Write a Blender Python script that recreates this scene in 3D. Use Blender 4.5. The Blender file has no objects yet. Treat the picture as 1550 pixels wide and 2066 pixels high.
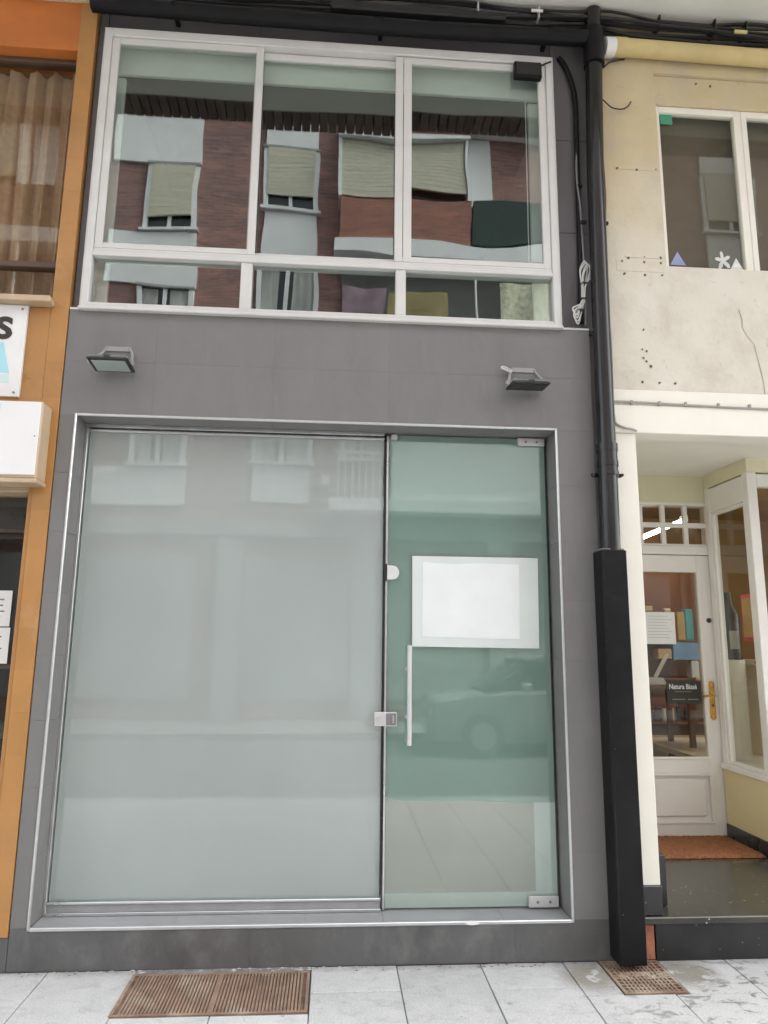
import bpy, bmesh, math, random
from mathutils import Vector, Matrix
rnd = random.Random(7)
S = bpy.context.scene
C = S.collection

# ------------------------------------------------------------------ camera
cam_d = bpy.data.cameras.new('camera'); cam = bpy.data.objects.new('camera', cam_d); C.objects.link(cam)
cam_d.sensor_fit = 'VERTICAL'; cam_d.sensor_height = 24.0; cam_d.lens = 24.0*1430/2066
cam_d.clip_start = 0.05; cam_d.clip_end = 500
PITCH, ROLL, YAW = 0.18243, -0.01080, -0.06888
Rm = Matrix.Rotation(YAW, 4, 'Z') @ Matrix.Rotation(PITCH, 4, 'X') @ Matrix.Rotation(ROLL, 4, 'Y') @ Matrix.Rotation(math.pi/2, 4, 'X')
cam.matrix_world = Matrix.Translation((0, -3.6724, 1.5)) @ Rm
S.camera = cam

# ------------------------------------------------------------------ overcast daylight
SUN_EL, SUN_AZ = math.radians(54), math.radians(72)      # azimuth from +Y, clockwise seen from above
W = bpy.data.worlds.new('World'); S.world = W; W.use_nodes = True
wn = W.node_tree.nodes; wl = W.node_tree.links
sky = wn.new('ShaderNodeTexSky'); sky.sky_type = 'NISHITA'; sky.sun_disc = False
sky.sun_elevation = SUN_EL; sky.sun_rotation = SUN_AZ; sky.air_density = 1.0; sky.dust_density = 6.0; sky.ozone_density = 1.0
hsv = wn.new('ShaderNodeHueSaturation'); hsv.inputs['Saturation'].default_value = 0.22
wl.new(sky.outputs[0], hsv.inputs['Color'])
bg = wn['Background']; bg.inputs[1].default_value = 0.15
wl.new(hsv.outputs[0], bg.inputs[0])
sun_d = bpy.data.lights.new('sun', 'SUN'); sun_d.energy = 1.0; sun_d.angle = math.radians(40); sun_d.color = (1, 0.975, 0.94)
sun = bpy.data.objects.new('sun', sun_d); C.objects.link(sun)
sdir = Vector((math.sin(SUN_AZ)*math.cos(SUN_EL), math.cos(SUN_AZ)*math.cos(SUN_EL), math.sin(SUN_EL)))
sun.rotation_euler = sdir.to_track_quat('Z', 'Y').to_euler(); sun.location = sdir*40
S.view_settings.view_transform = 'Standard'; S.view_settings.look = 'None'
S.view_settings.gamma = 1.0; S.view_settings.use_curve_mapping = False
S.view_settings.exposure = 2.3
S.render.engine = 'CYCLES'
S.cycles.use_denoising = True
S.cycles.max_bounces = 6; S.cycles.diffuse_bounces = 4; S.cycles.glossy_bounces = 3; S.cycles.transparent_max_bounces = 24
S.cycles.sample_clamp_indirect = 8.0
S.cycles.adaptive_threshold = 0.02

# ------------------------------------------------------------------ materials
def N(nt, t, **kw):
    n = nt.nodes.new(t)
    for k, v in kw.items():
        if k in n.inputs.keys(): n.inputs[k].default_value = v
        else: setattr(n, k, v)
    return n
def lnk(nt, a, b): nt.links.new(a, b)
def rgb(c): return (c[0], c[1], c[2], 1.0)
def base_mat(name):
    m = bpy.data.materials.new(name); m.use_nodes = True
    return m, m.node_tree, m.node_tree.nodes['Principled BSDF']
def worldpos(nt, scale=(1, 1, 1), rot=(0, 0, 0)):
    g = N(nt, 'ShaderNodeNewGeometry'); mp = N(nt, 'ShaderNodeMapping')
    mp.inputs['Scale'].default_value = scale; mp.inputs['Rotation'].default_value = rot
    lnk(nt, g.outputs['Position'], mp.inputs[0]); return mp.outputs[0]
def noise(nt, vec, scale, detail=4, rough=0.55, dist=0):
    n = N(nt, 'ShaderNodeTexNoise'); n.inputs['Scale'].default_value = scale; n.inputs['Detail'].default_value = detail
    n.inputs['Roughness'].default_value = rough; n.inputs['Distortion'].default_value = dist
    lnk(nt, vec, n.inputs['Vector']); return n.outputs['Fac']
def ramp(nt, fac, lo, hi, c0=(0, 0, 0), c1=(1, 1, 1)):
    r = N(nt, 'ShaderNodeValToRGB'); e = r.color_ramp.elements
    e[0].position = lo; e[1].position = hi; e[0].color = rgb(c0); e[1].color = rgb(c1)
    lnk(nt, fac, r.inputs[0]); return r.outputs[0]
def mixc(nt, fac, a, b, mode='MIX'):
    m = N(nt, 'ShaderNodeMix', data_type='RGBA', blend_type=mode)
    for i, v in ((0, fac), (6, a), (7, b)):
        if isinstance(v, (int, float)): m.inputs[i].default_value = v
        elif isinstance(v, tuple): m.inputs[i].default_value = rgb(v)
        else: lnk(nt, v, m.inputs[i])
    return m.outputs[2]
def bump(nt, bs, h, strength, dist=0.01):
    b = N(nt, 'ShaderNodeBump'); b.inputs['Strength'].default_value = strength; b.inputs['Distance'].default_value = dist
    lnk(nt, h, b.inputs['Height']); lnk(nt, b.outputs[0], bs.inputs['Normal'])
def surf(name, col, rough=0.6, var=0.12, scale=6.0, spec=0.5, metal=0.0, bmp=0.0, bscale=60, stain=None, stain_scale=2.0,
         stain_lo=0.5, stain_hi=0.75, stain_fac=0.6, rand=0.0, stretch=(1, 1, 1), rot=(0, 0, 0)):
    m, nt, bs = base_mat(name)
    v = worldpos(nt, stretch, rot)
    n1 = noise(nt, v, scale, 5)
    c0 = tuple(max(0, x*(1-var)) for x in col); c1 = tuple(min(1, x*(1+var)) for x in col)
    c = mixc(nt, ramp(nt, n1, 0.3, 0.7), c0, c1)
    if rand:
        oi = N(nt, 'ShaderNodeObjectInfo'); mr = N(nt, 'ShaderNodeMapRange')
        mr.inputs['To Min'].default_value = 1-rand; mr.inputs['To Max'].default_value = 1+rand
        lnk(nt, oi.outputs['Random'], mr.inputs[0])
        cc = N(nt, 'ShaderNodeCombineColor'); [lnk(nt, mr.outputs[0], cc.inputs[i]) for i in range(3)]
        c = mixc(nt, 1.0, c, cc.outputs[0], 'MULTIPLY')
    if stain:
        s = ramp(nt, noise(nt, worldpos(nt), stain_scale, 6, 0.65, 0.4), stain_lo, stain_hi)
        sf = mixc(nt, 1.0, s, (stain_fac,)*3, 'MULTIPLY')
        c = mixc(nt, sf, c, stain)
    lnk(nt, c, bs.inputs['Base Color'])
    rr = ramp(nt, n1, 0.2, 0.8, (max(0, rough-0.07),)*3, (min(1, rough+0.07),)*3); lnk(nt, rr, bs.inputs['Roughness'])
    bs.inputs['Metallic'].default_value = metal; bs.inputs['Specular IOR Level'].default_value = spec
    if bmp: bump(nt, bs, noise(nt, v, bscale, 6, 0.6), bmp)
    return m
def glass(name, tint, r0, wave=0.0, wscale=1.6, rough=0.0):
    m = bpy.data.materials.new(name); m.use_nodes = True; nt = m.node_tree; nt.nodes.clear()
    out = N(nt, 'ShaderNodeOutputMaterial'); mx = N(nt, 'ShaderNodeMixShader')
    tr = N(nt, 'ShaderNodeBsdfTransparent'); tr.inputs[0].default_value = rgb(tint)
    gl = N(nt, 'ShaderNodeBsdfGlossy'); gl.inputs['Roughness'].default_value = rough; gl.inputs[0].default_value = (0.95, 1, 0.98, 1)
    lw = N(nt, 'ShaderNodeLayerWeight'); lw.inputs[0].default_value = 0.5
    p = N(nt, 'ShaderNodeMath', operation='POWER'); p.inputs[1].default_value = 5; lnk(nt, lw.outputs['Facing'], p.inputs[0])
    ma = N(nt, 'ShaderNodeMath', operation='MULTIPLY_ADD'); ma.inputs[1].default_value = 1-r0; ma.inputs[2].default_value = r0
    lnk(nt, p.outputs[0], ma.inputs[0]); lnk(nt, ma.outputs[0], mx.inputs[0])
    lnk(nt, tr.outputs[0], mx.inputs[1]); lnk(nt, gl.outputs[0], mx.inputs[2]); lnk(nt, mx.outputs[0], out.inputs[0])
    if wave:
        b = N(nt, 'ShaderNodeBump'); b.inputs['Strength'].default_value = 1.0; b.inputs['Distance'].default_value = wave
        lnk(nt, noise(nt, worldpos(nt, (1, 1, 1.7)), wscale, 0, 0.4, 0), b.inputs['Height'])
        for n in (gl,): lnk(nt, b.outputs[0], n.inputs['Normal'])
    return m
def film(name, col, trans=0.3):
    m = bpy.data.materials.new(name); m.use_nodes = True; nt = m.node_tree; nt.nodes.clear()
    out = N(nt, 'ShaderNodeOutputMaterial'); mx = N(nt, 'ShaderNodeMixShader'); mx.inputs[0].default_value = trans
    d = N(nt, 'ShaderNodeBsdfDiffuse'); t = N(nt, 'ShaderNodeBsdfTranslucent')
    v = worldpos(nt, (1, 1, 0.5))
    c = mixc(nt, ramp(nt, noise(nt, v, 1.3, 3), 0.3, 0.7), tuple(x*0.95 for x in col), tuple(min(1, x*1.05) for x in col))
    lnk(nt, c, d.inputs[0]); lnk(nt, c, t.inputs[0])
    lnk(nt, d.outputs[0], mx.inputs[1]); lnk(nt, t.outputs[0], mx.inputs[2]); lnk(nt, mx.outputs[0], out.inputs[0])
    return m
def haze_film(name, col, clear):
    m = film(name, col, 0.4); nt = m.node_tree; out = next(n for n in nt.nodes if n.type == 'OUTPUT_MATERIAL'); old = out.inputs[0].links[0].from_socket
    mx = N(nt, 'ShaderNodeMixShader'); mx.inputs[0].default_value = clear; tr = N(nt, 'ShaderNodeBsdfTransparent')
    lnk(nt, old, mx.inputs[1]); lnk(nt, tr.outputs[0], mx.inputs[2]); lnk(nt, mx.outputs[0], out.inputs[0]); return m
def emit(name, col, k):
    m = bpy.data.materials.new(name); m.use_nodes = True; nt = m.node_tree; nt.nodes.clear()
    out = N(nt, 'ShaderNodeOutputMaterial'); e = N(nt, 'ShaderNodeEmission'); e.inputs[0].default_value = rgb(col); e.inputs[1].default_value = k
    lnk(nt, e.outputs[0], out.inputs[0]); return m
def slate(name, col, scuff):
    m, nt, bs = base_mat(name)
    v = worldpos(nt, (1.0, 1.0, 0.45), (0, math.radians(24), 0))
    n1 = noise(nt, v, 7, 6, 0.6, 0.5); n2 = noise(nt, worldpos(nt), 1.1, 3)
    c = mixc(nt, ramp(nt, n1, 0.3, 0.72), tuple(x*0.93 for x in col), tuple(x*1.07 for x in col))
    c = mixc(nt, ramp(nt, n2, 0.35, 0.7, (0, 0, 0), (0.4,)*3), c, tuple(x*1.15 for x in col))
    oi = N(nt, 'ShaderNodeObjectInfo'); mr = N(nt, 'ShaderNodeMapRange'); mr.inputs['To Min'].default_value = .975; mr.inputs['To Max'].default_value = 1.025
    lnk(nt, oi.outputs['Random'], mr.inputs[0]); cc = N(nt, 'ShaderNodeCombineColor'); [lnk(nt, mr.outputs[0], cc.inputs[i]) for i in range(3)]
    c = mixc(nt, 1.0, c, cc.outputs[0], 'MULTIPLY')
    if scuff:
        s = ramp(nt, noise(nt, worldpos(nt, (1, 1, 0.8)), 4.2, 7, 0.7, 0.3), 0.5, 0.78, (0, 0, 0), (scuff,)*3)
        c = mixc(nt, s, c, (0.24, 0.24, 0.235))
        s2 = ramp(nt, noise(nt, worldpos(nt, (1.7, 1, 1)), 2.1, 7, 0.7), 0.5, 0.72, (0, 0, 0), (0.75,)*3)
        c = mixc(nt, s2, c, (0.07, 0.07, 0.068))
    lnk(nt, c, bs.inputs['Base Color']); bs.inputs['Roughness'].default_value = 0.5; bs.inputs['Specular IOR Level'].default_value = 0.4
    bump(nt, bs, n1, 0.6, 0.006)
    return m
def pavement_mat():
    m, nt, bs = base_mat('pavement_concrete')
    v = worldpos(nt)
    c = mixc(nt, ramp(nt, noise(nt, v, 9, 6, 0.65), 0.3, 0.7), (0.47, 0.475, 0.472), (0.55, 0.553, 0.548))
    c = mixc(nt, ramp(nt, noise(nt, v, 1.7, 4), 0.4, 0.75, (0, 0, 0), (0.5,)*3), c, (0.43, 0.44, 0.44))
    s = ramp(nt, noise(nt, worldpos(nt, (1, 1.6, 1)), 11, 6, 0.6, 0.8), 0.53, 0.64, (0, 0, 0), (0.85,)*3)
    # scuffs gather towards the right hand grate
    g = N(nt, 'ShaderNodeNewGeometry'); dist = N(nt, 'ShaderNodeVectorMath', operation='DISTANCE'); dist.inputs[1].default_value = (1.75, -0.38, 0)
    lnk(nt, g.outputs['Position'], dist.inputs[0])
    near = ramp(nt, dist.outputs['Value'], 0.25, 0.70, (1, 1, 1), (0.2,)*3)
    c = mixc(nt, mixc(nt, 1.0, s, near, 'MULTIPLY'), c, (0.15, 0.15, 0.145))
    # damp stain round the grate
    w = ramp(nt, noise(nt, v, 9, 5, 0.6), 0.38, 0.46); d2 = N(nt, 'ShaderNodeVectorMath', operation='DISTANCE'); d2.inputs[1].default_value = (1.22, -0.15, 0)
    lnk(nt, g.outputs['Position'], d2.inputs[0])
    d3 = N(nt, 'ShaderNodeVectorMath', operation='DISTANCE'); d3.inputs[1].default_value = (1.68, -0.13, 0); lnk(nt, g.outputs['Position'], d3.inputs[0])
    mn = N(nt, 'ShaderNodeMath', operation='MINIMUM'); lnk(nt, d2.outputs['Value'], mn.inputs[0]); lnk(nt, d3.outputs['Value'], mn.inputs[1])
    near2 = ramp(nt, mn.outputs[0], 0.08, 0.19, (0.8,)*3, (0, 0, 0))
    c = mixc(nt, mixc(nt, 1.0, w, near2, 'MULTIPLY'), c, (0.20, 0.18, 0.14))
    # whitish cement smears
    s3 = ramp(nt, noise(nt, worldpos(nt, (1.4, .8, 1), (0, 0, .5)), 5, 7, 0.7, 0.6), 0.56, 0.76, (0, 0, 0), (0.28,)*3)
    c = mixc(nt, s3, c, (0.58, 0.58, 0.57))
    gr = ramp(nt, noise(nt, v, 140, 3, 0.6), 0.3, 0.7, (0.80,)*3, (1.12,)*3); c = mixc(nt, 1.0, c, gr, 'MULTIPLY')
    vo = N(nt, 'ShaderNodeTexVoronoi'); vo.inputs['Scale'].default_value = 5.5; lnk(nt, v, vo.inputs['Vector'])
    gum = ramp(nt, vo.outputs['Distance'], 0.05, 0.075, (0.55,)*3, (0, 0, 0)); c = mixc(nt, gum, c, (0.20, 0.20, 0.195))
    sp = N(nt, 'ShaderNodeSeparateXYZ'); lnk(nt, g.outputs['Position'], sp.inputs[0])
    ed = N(nt, 'ShaderNodeMath', operation='MULTIPLY_ADD'); ed.inputs[1].default_value = 0.16; lnk(nt, noise(nt, v, 10, 6, .7), ed.inputs[0]); lnk(nt, sp.outputs[1], ed.inputs[2])
    grime = ramp(nt, ed.outputs[0], 0.02, 0.10, (0, 0, 0), (0.6,)*3); c = mixc(nt, grime, c, (0.16, 0.155, 0.145))
    oi = N(nt, 'ShaderNodeObjectInfo'); mr = N(nt, 'ShaderNodeMapRange'); mr.inputs['To Min'].default_value = .93; mr.inputs['To Max'].default_value = 1.06
    lnk(nt, oi.outputs['Random'], mr.inputs[0]); cc = N(nt, 'ShaderNodeCombineColor'); [lnk(nt, mr.outputs[0], cc.inputs[i]) for i in range(3)]
    c = mixc(nt, 1.0, c, cc.outputs[0], 'MULTIPLY')
    lnk(nt, c, bs.inputs['Base Color']); bs.inputs['Roughness'].default_value = 0.85
    bump(nt, bs, noise(nt, v, 45, 6, 0.65), 0.3, 0.004)
    return m
def brick_mat(name, c1, c2, mortar, scale=1.0):
    m, nt, bs = base_mat(name)
    g = N(nt, 'ShaderNodeNewGeometry'); sp = N(nt, 'ShaderNodeSeparateXYZ'); cb = N(nt, 'ShaderNodeCombineXYZ')
    lnk(nt, g.outputs['Position'], sp.inputs[0]); lnk(nt, sp.outputs[0], cb.inputs[0]); lnk(nt, sp.outputs[2], cb.inputs[1])
    b = N(nt, 'ShaderNodeTexBrick'); lnk(nt, cb.outputs[0], b.inputs['Vector'])
    b.inputs['Scale'].default_value = scale; b.inputs['Brick Width'].default_value = 0.25; b.inputs['Row Height'].default_value = 0.065
    b.inputs['Mortar Size'].default_value = 0.008; b.inputs['Color1'].default_value = rgb(c1); b.inputs['Color2'].default_value = rgb(c2); b.inputs['Mortar'].default_value = rgb(mortar)
    v = worldpos(nt, (.5, 1, 2.2)); n1 = ramp(nt, noise(nt, v, 2.6, 6, .7, .6), .35, .68)
    c = mixc(nt, n1, mixc(nt, 1.0, b.outputs['Color'], (.62, .62, .66), 'MULTIPLY'), mixc(nt, 1.0, b.outputs['Color'], (1.25, 1.02, 1.0), 'MULTIPLY'))
    lnk(nt, c, bs.inputs['Base Color']); bs.inputs['Roughness'].default_value = 0.85
    return m
def granite_mat(name, col, fleck):
    m, nt, bs = base_mat(name); v = worldpos(nt)
    vo = N(nt, 'ShaderNodeTexVoronoi'); vo.inputs['Scale'].default_value = 32; lnk(nt, v, vo.inputs['Vector'])
    f = ramp(nt, vo.outputs['Distance'], 0.06, 0.16, (1, 1, 1), (0, 0, 0))
    f2 = ramp(nt, noise(nt, v, 14, 4), 0.5, 0.62)
    c = mixc(nt, ramp(nt, noise(nt, v, 4, 5), .35, .7), tuple(x*.75 for x in col), tuple(x*1.25 for x in col))
    c = mixc(nt, mixc(nt, 1.0, f, f2, 'MULTIPLY'), c, fleck)
    lnk(nt, c, bs.inputs['Base Color']); bs.inputs['Roughness'].default_value = 0.2
    return m

M = {}
M['slate'] = slate('grey_slate_tile', (0.183, 0.180, 0.175), 0)
M['slate_dark'] = slate('grey_slate_upper', (0.115, 0.108, 0.112), 0)
M['slate_base'] = slate('grey_slate_worn', (0.11, 0.11, 0.108), 0.55)
M['slate_sill'] = surf('grey_sill_tile', (0.30, 0.305, 0.31), 0.4, 0.1, 8, rand=.05)
M['mortar'] = surf('mortar', (0.10, 0.10, 0.10), 0.9)
M['mortar_light'] = surf('mortar_light', (0.20, 0.20, 0.195), 0.9, .3, 20)
M['mortar_pale'] = surf('pale_mortar', (0.44, 0.43, 0.40), .95, .2, 30)
M['alu'] = surf('brushed_aluminium', (0.62, 0.63, 0.63), 0.32, 0.06, 12, metal=0.9)
M['alu_white'] = surf('white_lacquered_aluminium', (0.66, 0.655, 0.63), 0.4, 0.05, 5, stain=(0.42, 0.36, 0.28), stain_scale=5, stain_lo=.62, stain_hi=.8, stain_fac=.35)
M['steel'] = surf('stainless_steel', (0.66, 0.66, 0.65), 0.45, 0.04, 20, metal=0.55)
M['pane'] = glass('window_glass', (0.86, 0.90, 0.88), 0.11, wave=0.0015, wscale=2.1)
M['pane_shop'] = glass('shop_glass', (0.972, 0.983, 0.980), 0.036, wave=0.0008, wscale=1.2, rough=0.022)
M['pane_door'] = glass('door_glass', (0.95, 0.972, 0.962), 0.055, wave=0.0008, wscale=1.2, rough=0.03)
M['pane_plain'] = glass('neighbour_glass', (0.90, 0.90, 0.87), 0.03, wave=0.001)
M['glass_edge'] = surf('glass_edge', (0.30, 0.46, 0.42), 0.15, .1, 9)
M['film_white'] = film('white_frosted_film', (0.71, 0.75, 0.735), 0.48)
M['film_green'] = film('green_frosted_film', (0.42, 0.56, 0.505), 0.45)
M['film_pale'] = film('pale_frosted_film', (0.80, 0.85, 0.82), 0.45)
M['film_haze'] = haze_film('added_haze_film', (0.84, 0.85, 0.77), 0.55)  # pale haze whose colour lifts the brightness of the clear door glass
M['black_rubber'] = surf('black_rubber', (0.018, 0.018, 0.018), 0.6)
M['black_paint'] = surf('black_gloss_paint', (0.010, 0.010, 0.010), 0.22, 0.2, 8)
M['black_satin'] = surf('black_satin_paint', (0.008, 0.008, 0.009), 0.42, 0.3, 9, spec=.22, stain=(.035, .03, .027), stain_scale=9, stain_lo=.63, stain_hi=.8, stain_fac=.5)
M['cable_black'] = surf('black_cable', (0.02, 0.02, 0.02), 0.55)
M['cable_white'] = surf('white_cable', (0.60, 0.60, 0.58), 0.5)
M['cable_grey'] = surf('grey_cable', (0.35, 0.34, 0.31), 0.5)
M['orange'] = surf('orange_glazed_tile', (0.43, 0.215, 0.068), 0.32, 0.10, 4, rand=.05, stain=(.62, .42, .26), stain_scale=3, stain_lo=.58, stain_hi=.75, stain_fac=.4)
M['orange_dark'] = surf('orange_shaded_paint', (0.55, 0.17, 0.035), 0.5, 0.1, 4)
M['white_plastic'] = surf('white_plastic', (0.80, 0.80, 0.79), 0.35, .02)
M['beige_metal'] = surf('beige_metal', (0.55, 0.42, 0.28), 0.45, .1)
M['brown_metal'] = surf('brown_frame', (0.10, 0.06, 0.04), 0.45)
M['light_blue'] = surf('light_blue_print', (0.40, 0.72, 0.80), 0.5, .03)
M['pale_blue'] = surf('pale_blue_print', (0.62, 0.78, 0.80), 0.5, .03)
M['black_print'] = surf('black_print', (0.03, 0.028, 0.02), 0.5)
M['grey_print'] = surf('grey_print', (0.22, 0.22, 0.22), 0.6)
M['gold_print'] = surf('gold_print', (0.62, 0.55, 0.25), 0.4)
M['curtain'] = surf('brown_curtain', (0.46, 0.31, 0.20), 0.9, 0.12, 30, bmp=.1, bscale=300)
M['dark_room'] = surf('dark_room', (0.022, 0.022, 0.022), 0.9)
M['dim_room'] = surf('grey_room', (0.16, 0.16, 0.15), 0.9)
M['white_room'] = surf('white_room', (0.82, 0.82, 0.78), 0.9, .05)
M['room_floor'] = surf('beige_floor_tile', (0.66, 0.64, 0.56), 0.25, .06, 5, rand=.05)
M['blind'] = surf('pale_blind', (0.78, 0.80, 0.76), 0.7, .04)
def cream_wall():
    m, nt, bs = base_mat('cream_render'); v = worldpos(nt)
    c = mixc(nt, ramp(nt, noise(nt, v, 3.0, 5, .6), .3, .7), (0.66, 0.62, 0.515), (0.72, 0.685, 0.595))
    yel = mixc(nt, ramp(nt, noise(nt, v, 2.2, 5, .6), .3, .7), (0.57, 0.475, 0.275), (0.65, 0.555, 0.36))
    g = N(nt, 'ShaderNodeNewGeometry'); sp = N(nt, 'ShaderNodeSeparateXYZ'); lnk(nt, g.outputs['Position'], sp.inputs[0])
    ad = N(nt, 'ShaderNodeMath', operation='MULTIPLY_ADD'); ad.inputs[1].default_value = 1.6; lnk(nt, noise(nt, v, 1.8, 5, .65), ad.inputs[0]); lnk(nt, sp.outputs[2], ad.inputs[2])
    mr = N(nt, 'ShaderNodeMapRange'); mr.inputs['From Min'].default_value = 4.35; mr.inputs['From Max'].default_value = 5.25; lnk(nt, ad.outputs[0], mr.inputs[0])
    c = mixc(nt, mr.outputs[0], c, yel)
    s = ramp(nt, noise(nt, worldpos(nt, (1, 1, .8)), 2.6, 7, .68, .12), .46, .74, (0, 0, 0), (.8,)*3); c = mixc(nt, s, c, (0.50, 0.455, 0.375))
    s = ramp(nt, noise(nt, v, 16, 6, .7, .1), .61, .72, (0, 0, 0), (.5,)*3); c = mixc(nt, s, c, (0.34, 0.31, 0.26))
    lnk(nt, c, bs.inputs['Base Color']); bs.inputs['Roughness'].default_value = .88; bump(nt, bs, noise(nt, v, 30, 5, .6), .25)
    return m
M['cream'] = cream_wall()
M['cream_yellow'] = surf('yellow_render', (0.62, 0.50, 0.24), 0.8, 0.08, 3, bmp=.15, bscale=35, stain=(0.40, .33, .18), stain_scale=3, stain_lo=.55, stain_hi=.8, stain_fac=.5)
M['cream_white'] = surf('off_white_paint', (0.83, 0.81, 0.71), 0.55, .03, 3)
M['door_white'] = surf('white_door_paint', (0.84, 0.82, 0.77), 0.4, .03)
M['yellow_paint'] = surf('yellow_paint', (0.72, 0.63, 0.36), 0.6, .05, 3)
M['room_blind'] = surf('brown_grey_blind', (0.17, 0.15, 0.12), .8, .15, 2)
M['pale_yellow'] = surf('pale_yellow_paint', (0.76, 0.71, 0.50), 0.6, .06, 2)
M['hole'] = surf('dark_hole', (0.13, 0.11, 0.09), 0.9)
M['crack'] = surf('crack_dirt', (0.32, 0.29, 0.24), 0.95)
M['soffit'] = surf('soffit_paint', (0.82, 0.81, 0.73), 0.9, 0.06, 2, stain=(.60, .57, .50), stain_scale=1.5, stain_lo=.55, stain_hi=.8, stain_fac=.4)
M['brick_dark'] = surf('dark_brick', (0.17, 0.12, 0.10), 0.8, .25, 15, rand=.2)
M['granite'] = granite_mat('speckled_granite', (0.05, 0.05, 0.04), (0.6, 0.6, 0.55))
M['granite_black'] = granite_mat('black_granite', (0.025, 0.025, 0.026), (0.3, 0.3, 0.3))
M['coir'] = surf('coir_fibre', (0.30, 0.12, 0.045), 0.95, 0.35, 70, bmp=1.0, bscale=160)
M['brick_raw'] = surf('raw_red_brick', (0.42, 0.17, 0.10), 0.9, 0.3, 18, stain=(.5, .48, .42), stain_scale=9, stain_lo=.5, stain_hi=.65)
M['rust'] = surf('rusted_iron', (0.25, 0.165, 0.118), 0.85, 0.25, 9, bmp=.3, bscale=120, rand=.10, stain=(0.42, 0.37, 0.28), stain_scale=4, stain_lo=.48, stain_hi=.66, stain_fac=.75)
M['pit'] = surf('pit_dirt', (0.19, 0.12, 0.085), 0.95, .4, 14)
M['pavement'] = pavement_mat()
M['asphalt'] = surf('asphalt', (0.11, 0.11, 0.108), 0.9, .2, 30, bmp=.3, bscale=150)
M['kerb'] = surf('kerb_granite', (0.38, 0.38, 0.37), 0.8, .15, 25)
M['far_paving'] = surf('far_paving', (0.21, 0.21, 0.205), 0.9, .15, 3)
M['brass'] = surf('brass', (0.62, 0.36, 0.10), 0.25, .1, 20, metal=1.0)
M['paper'] = surf('white_paper', (0.80, 0.82, 0.80), 0.7, .02)
M['paper_dim'] = surf('pale_paper', (0.60, 0.66, 0.635), 0.6, .02)
M['notice_back'] = surf('notice_backing', (0.64, 0.70, 0.675), 0.5, .05, 3)
M['notice_white'] = surf('notice_white', (0.76, 0.80, 0.79), 0.45, .04, 4)
M['flood_grey'] = surf('grey_cast_aluminium', (0.20, 0.20, 0.20), 0.45, .1)
M['flood_dark'] = surf('dark_cast_aluminium', (0.03, 0.032, 0.03), 0.5, .1)
M['flood_bracket'] = surf('grey_bracket', (0.33, 0.33, 0.32), 0.4, .08)
M['flood_lens'] = surf('frosted_lens', (0.36, 0.42, 0.40), 0.15, .04)
M['green_sticker'] = surf('green_sticker', (0.06, 0.30, 0.18), 0.5)
M['blue_sticker'] = surf('blue_sticker', (0.30, 0.36, 0.58), 0.5)
M['white_sticker'] = surf('white_sticker', (0.62, 0.62, 0.58), 0.5)
M['opp_brick'] = brick_mat('reflected_brick', (0.40, 0.22, 0.185), (0.25, 0.155, 0.14), (0.33, 0.29, 0.26))
M['opp_orange'] = brick_mat('orange_brick', (0.37, 0.165, 0.115), (0.30, 0.135, 0.10), (0.34, 0.24, 0.19))
M['opp_white'] = surf('white_render', (0.78, 0.80, 0.80), 0.85, .05, 2, stain=(.4, .4, .38), stain_scale=1.3, stain_lo=.58, stain_hi=.85, stain_fac=.5)
M['opp_blind'] = surf('beige_roller_blind', (0.60, 0.56, 0.42), 0.8, .06, 4)
M['opp_glass'] = surf('opposite_glass', (0.03, 0.035, 0.035), 0.08)
M['opp_shop'] = surf('opposite_shop', (0.30, 0.30, 0.30), 0.5, .35, 1)
M['opp_pier'] = surf('opposite_pier', (0.34, 0.34, 0.335), 0.7, .15, 1)
M['opp_curtain'] = surf('net_curtain', (0.42, 0.43, 0.41), .9, .35, 9, stretch=(1, 1, .1))
M['opp_slats'] = surf('blind_slats', (0.57, 0.545, 0.44), .8, .10, 7, stretch=(.15, 1, 2.2))
M['green_cloth'] = surf('dark_green_awning', (0.022, 0.042, 0.036), 0.8, .3, 4, stretch=(1, 1, .2))
M['pink_cloth'] = surf('pink_cloth', (0.27, 0.20, 0.235), 0.9, .25, 3)
M['yellow_cloth'] = surf('yellow_cloth', (0.33, 0.28, 0.13), 0.9, .25, 3)
M['pale_cloth'] = surf('pale_cloth', (0.6, 0.6, 0.45), 0.9, .4, 12)
M['car_paint'] = surf('grey_car_paint', (0.30, 0.31, 0.31), 0.25, .02, metal=.3)
M['tyre'] = surf('tyre', (0.02, 0.02, 0.02), .8)
M['shop_wall'] = surf('ochre_shop_wall', (0.46, 0.30, 0.13), 0.9, .1, 2)
M['wood'] = surf('brown_wood', (0.20, 0.075, 0.03), 0.5, .2, 6, stretch=(1, 1, .15))
M['tan'] = surf('tan_card', (0.50, 0.36, 0.18), .7)
M['teal'] = surf('teal_card', (0.12, 0.42, 0.46), .6)
M['blue_card'] = surf('blue_card', (0.20, 0.36, 0.58), .6)
M['pink_card'] = surf('pink_card', (0.65, 0.10, 0.16), .6)
M['bottle_dark'] = surf('dark_bottle', (0.05, 0.05, 0.055), .3)
M['tube'] = emit('lit_tube', (1, 0.93, 0.80), 9.0)

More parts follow.
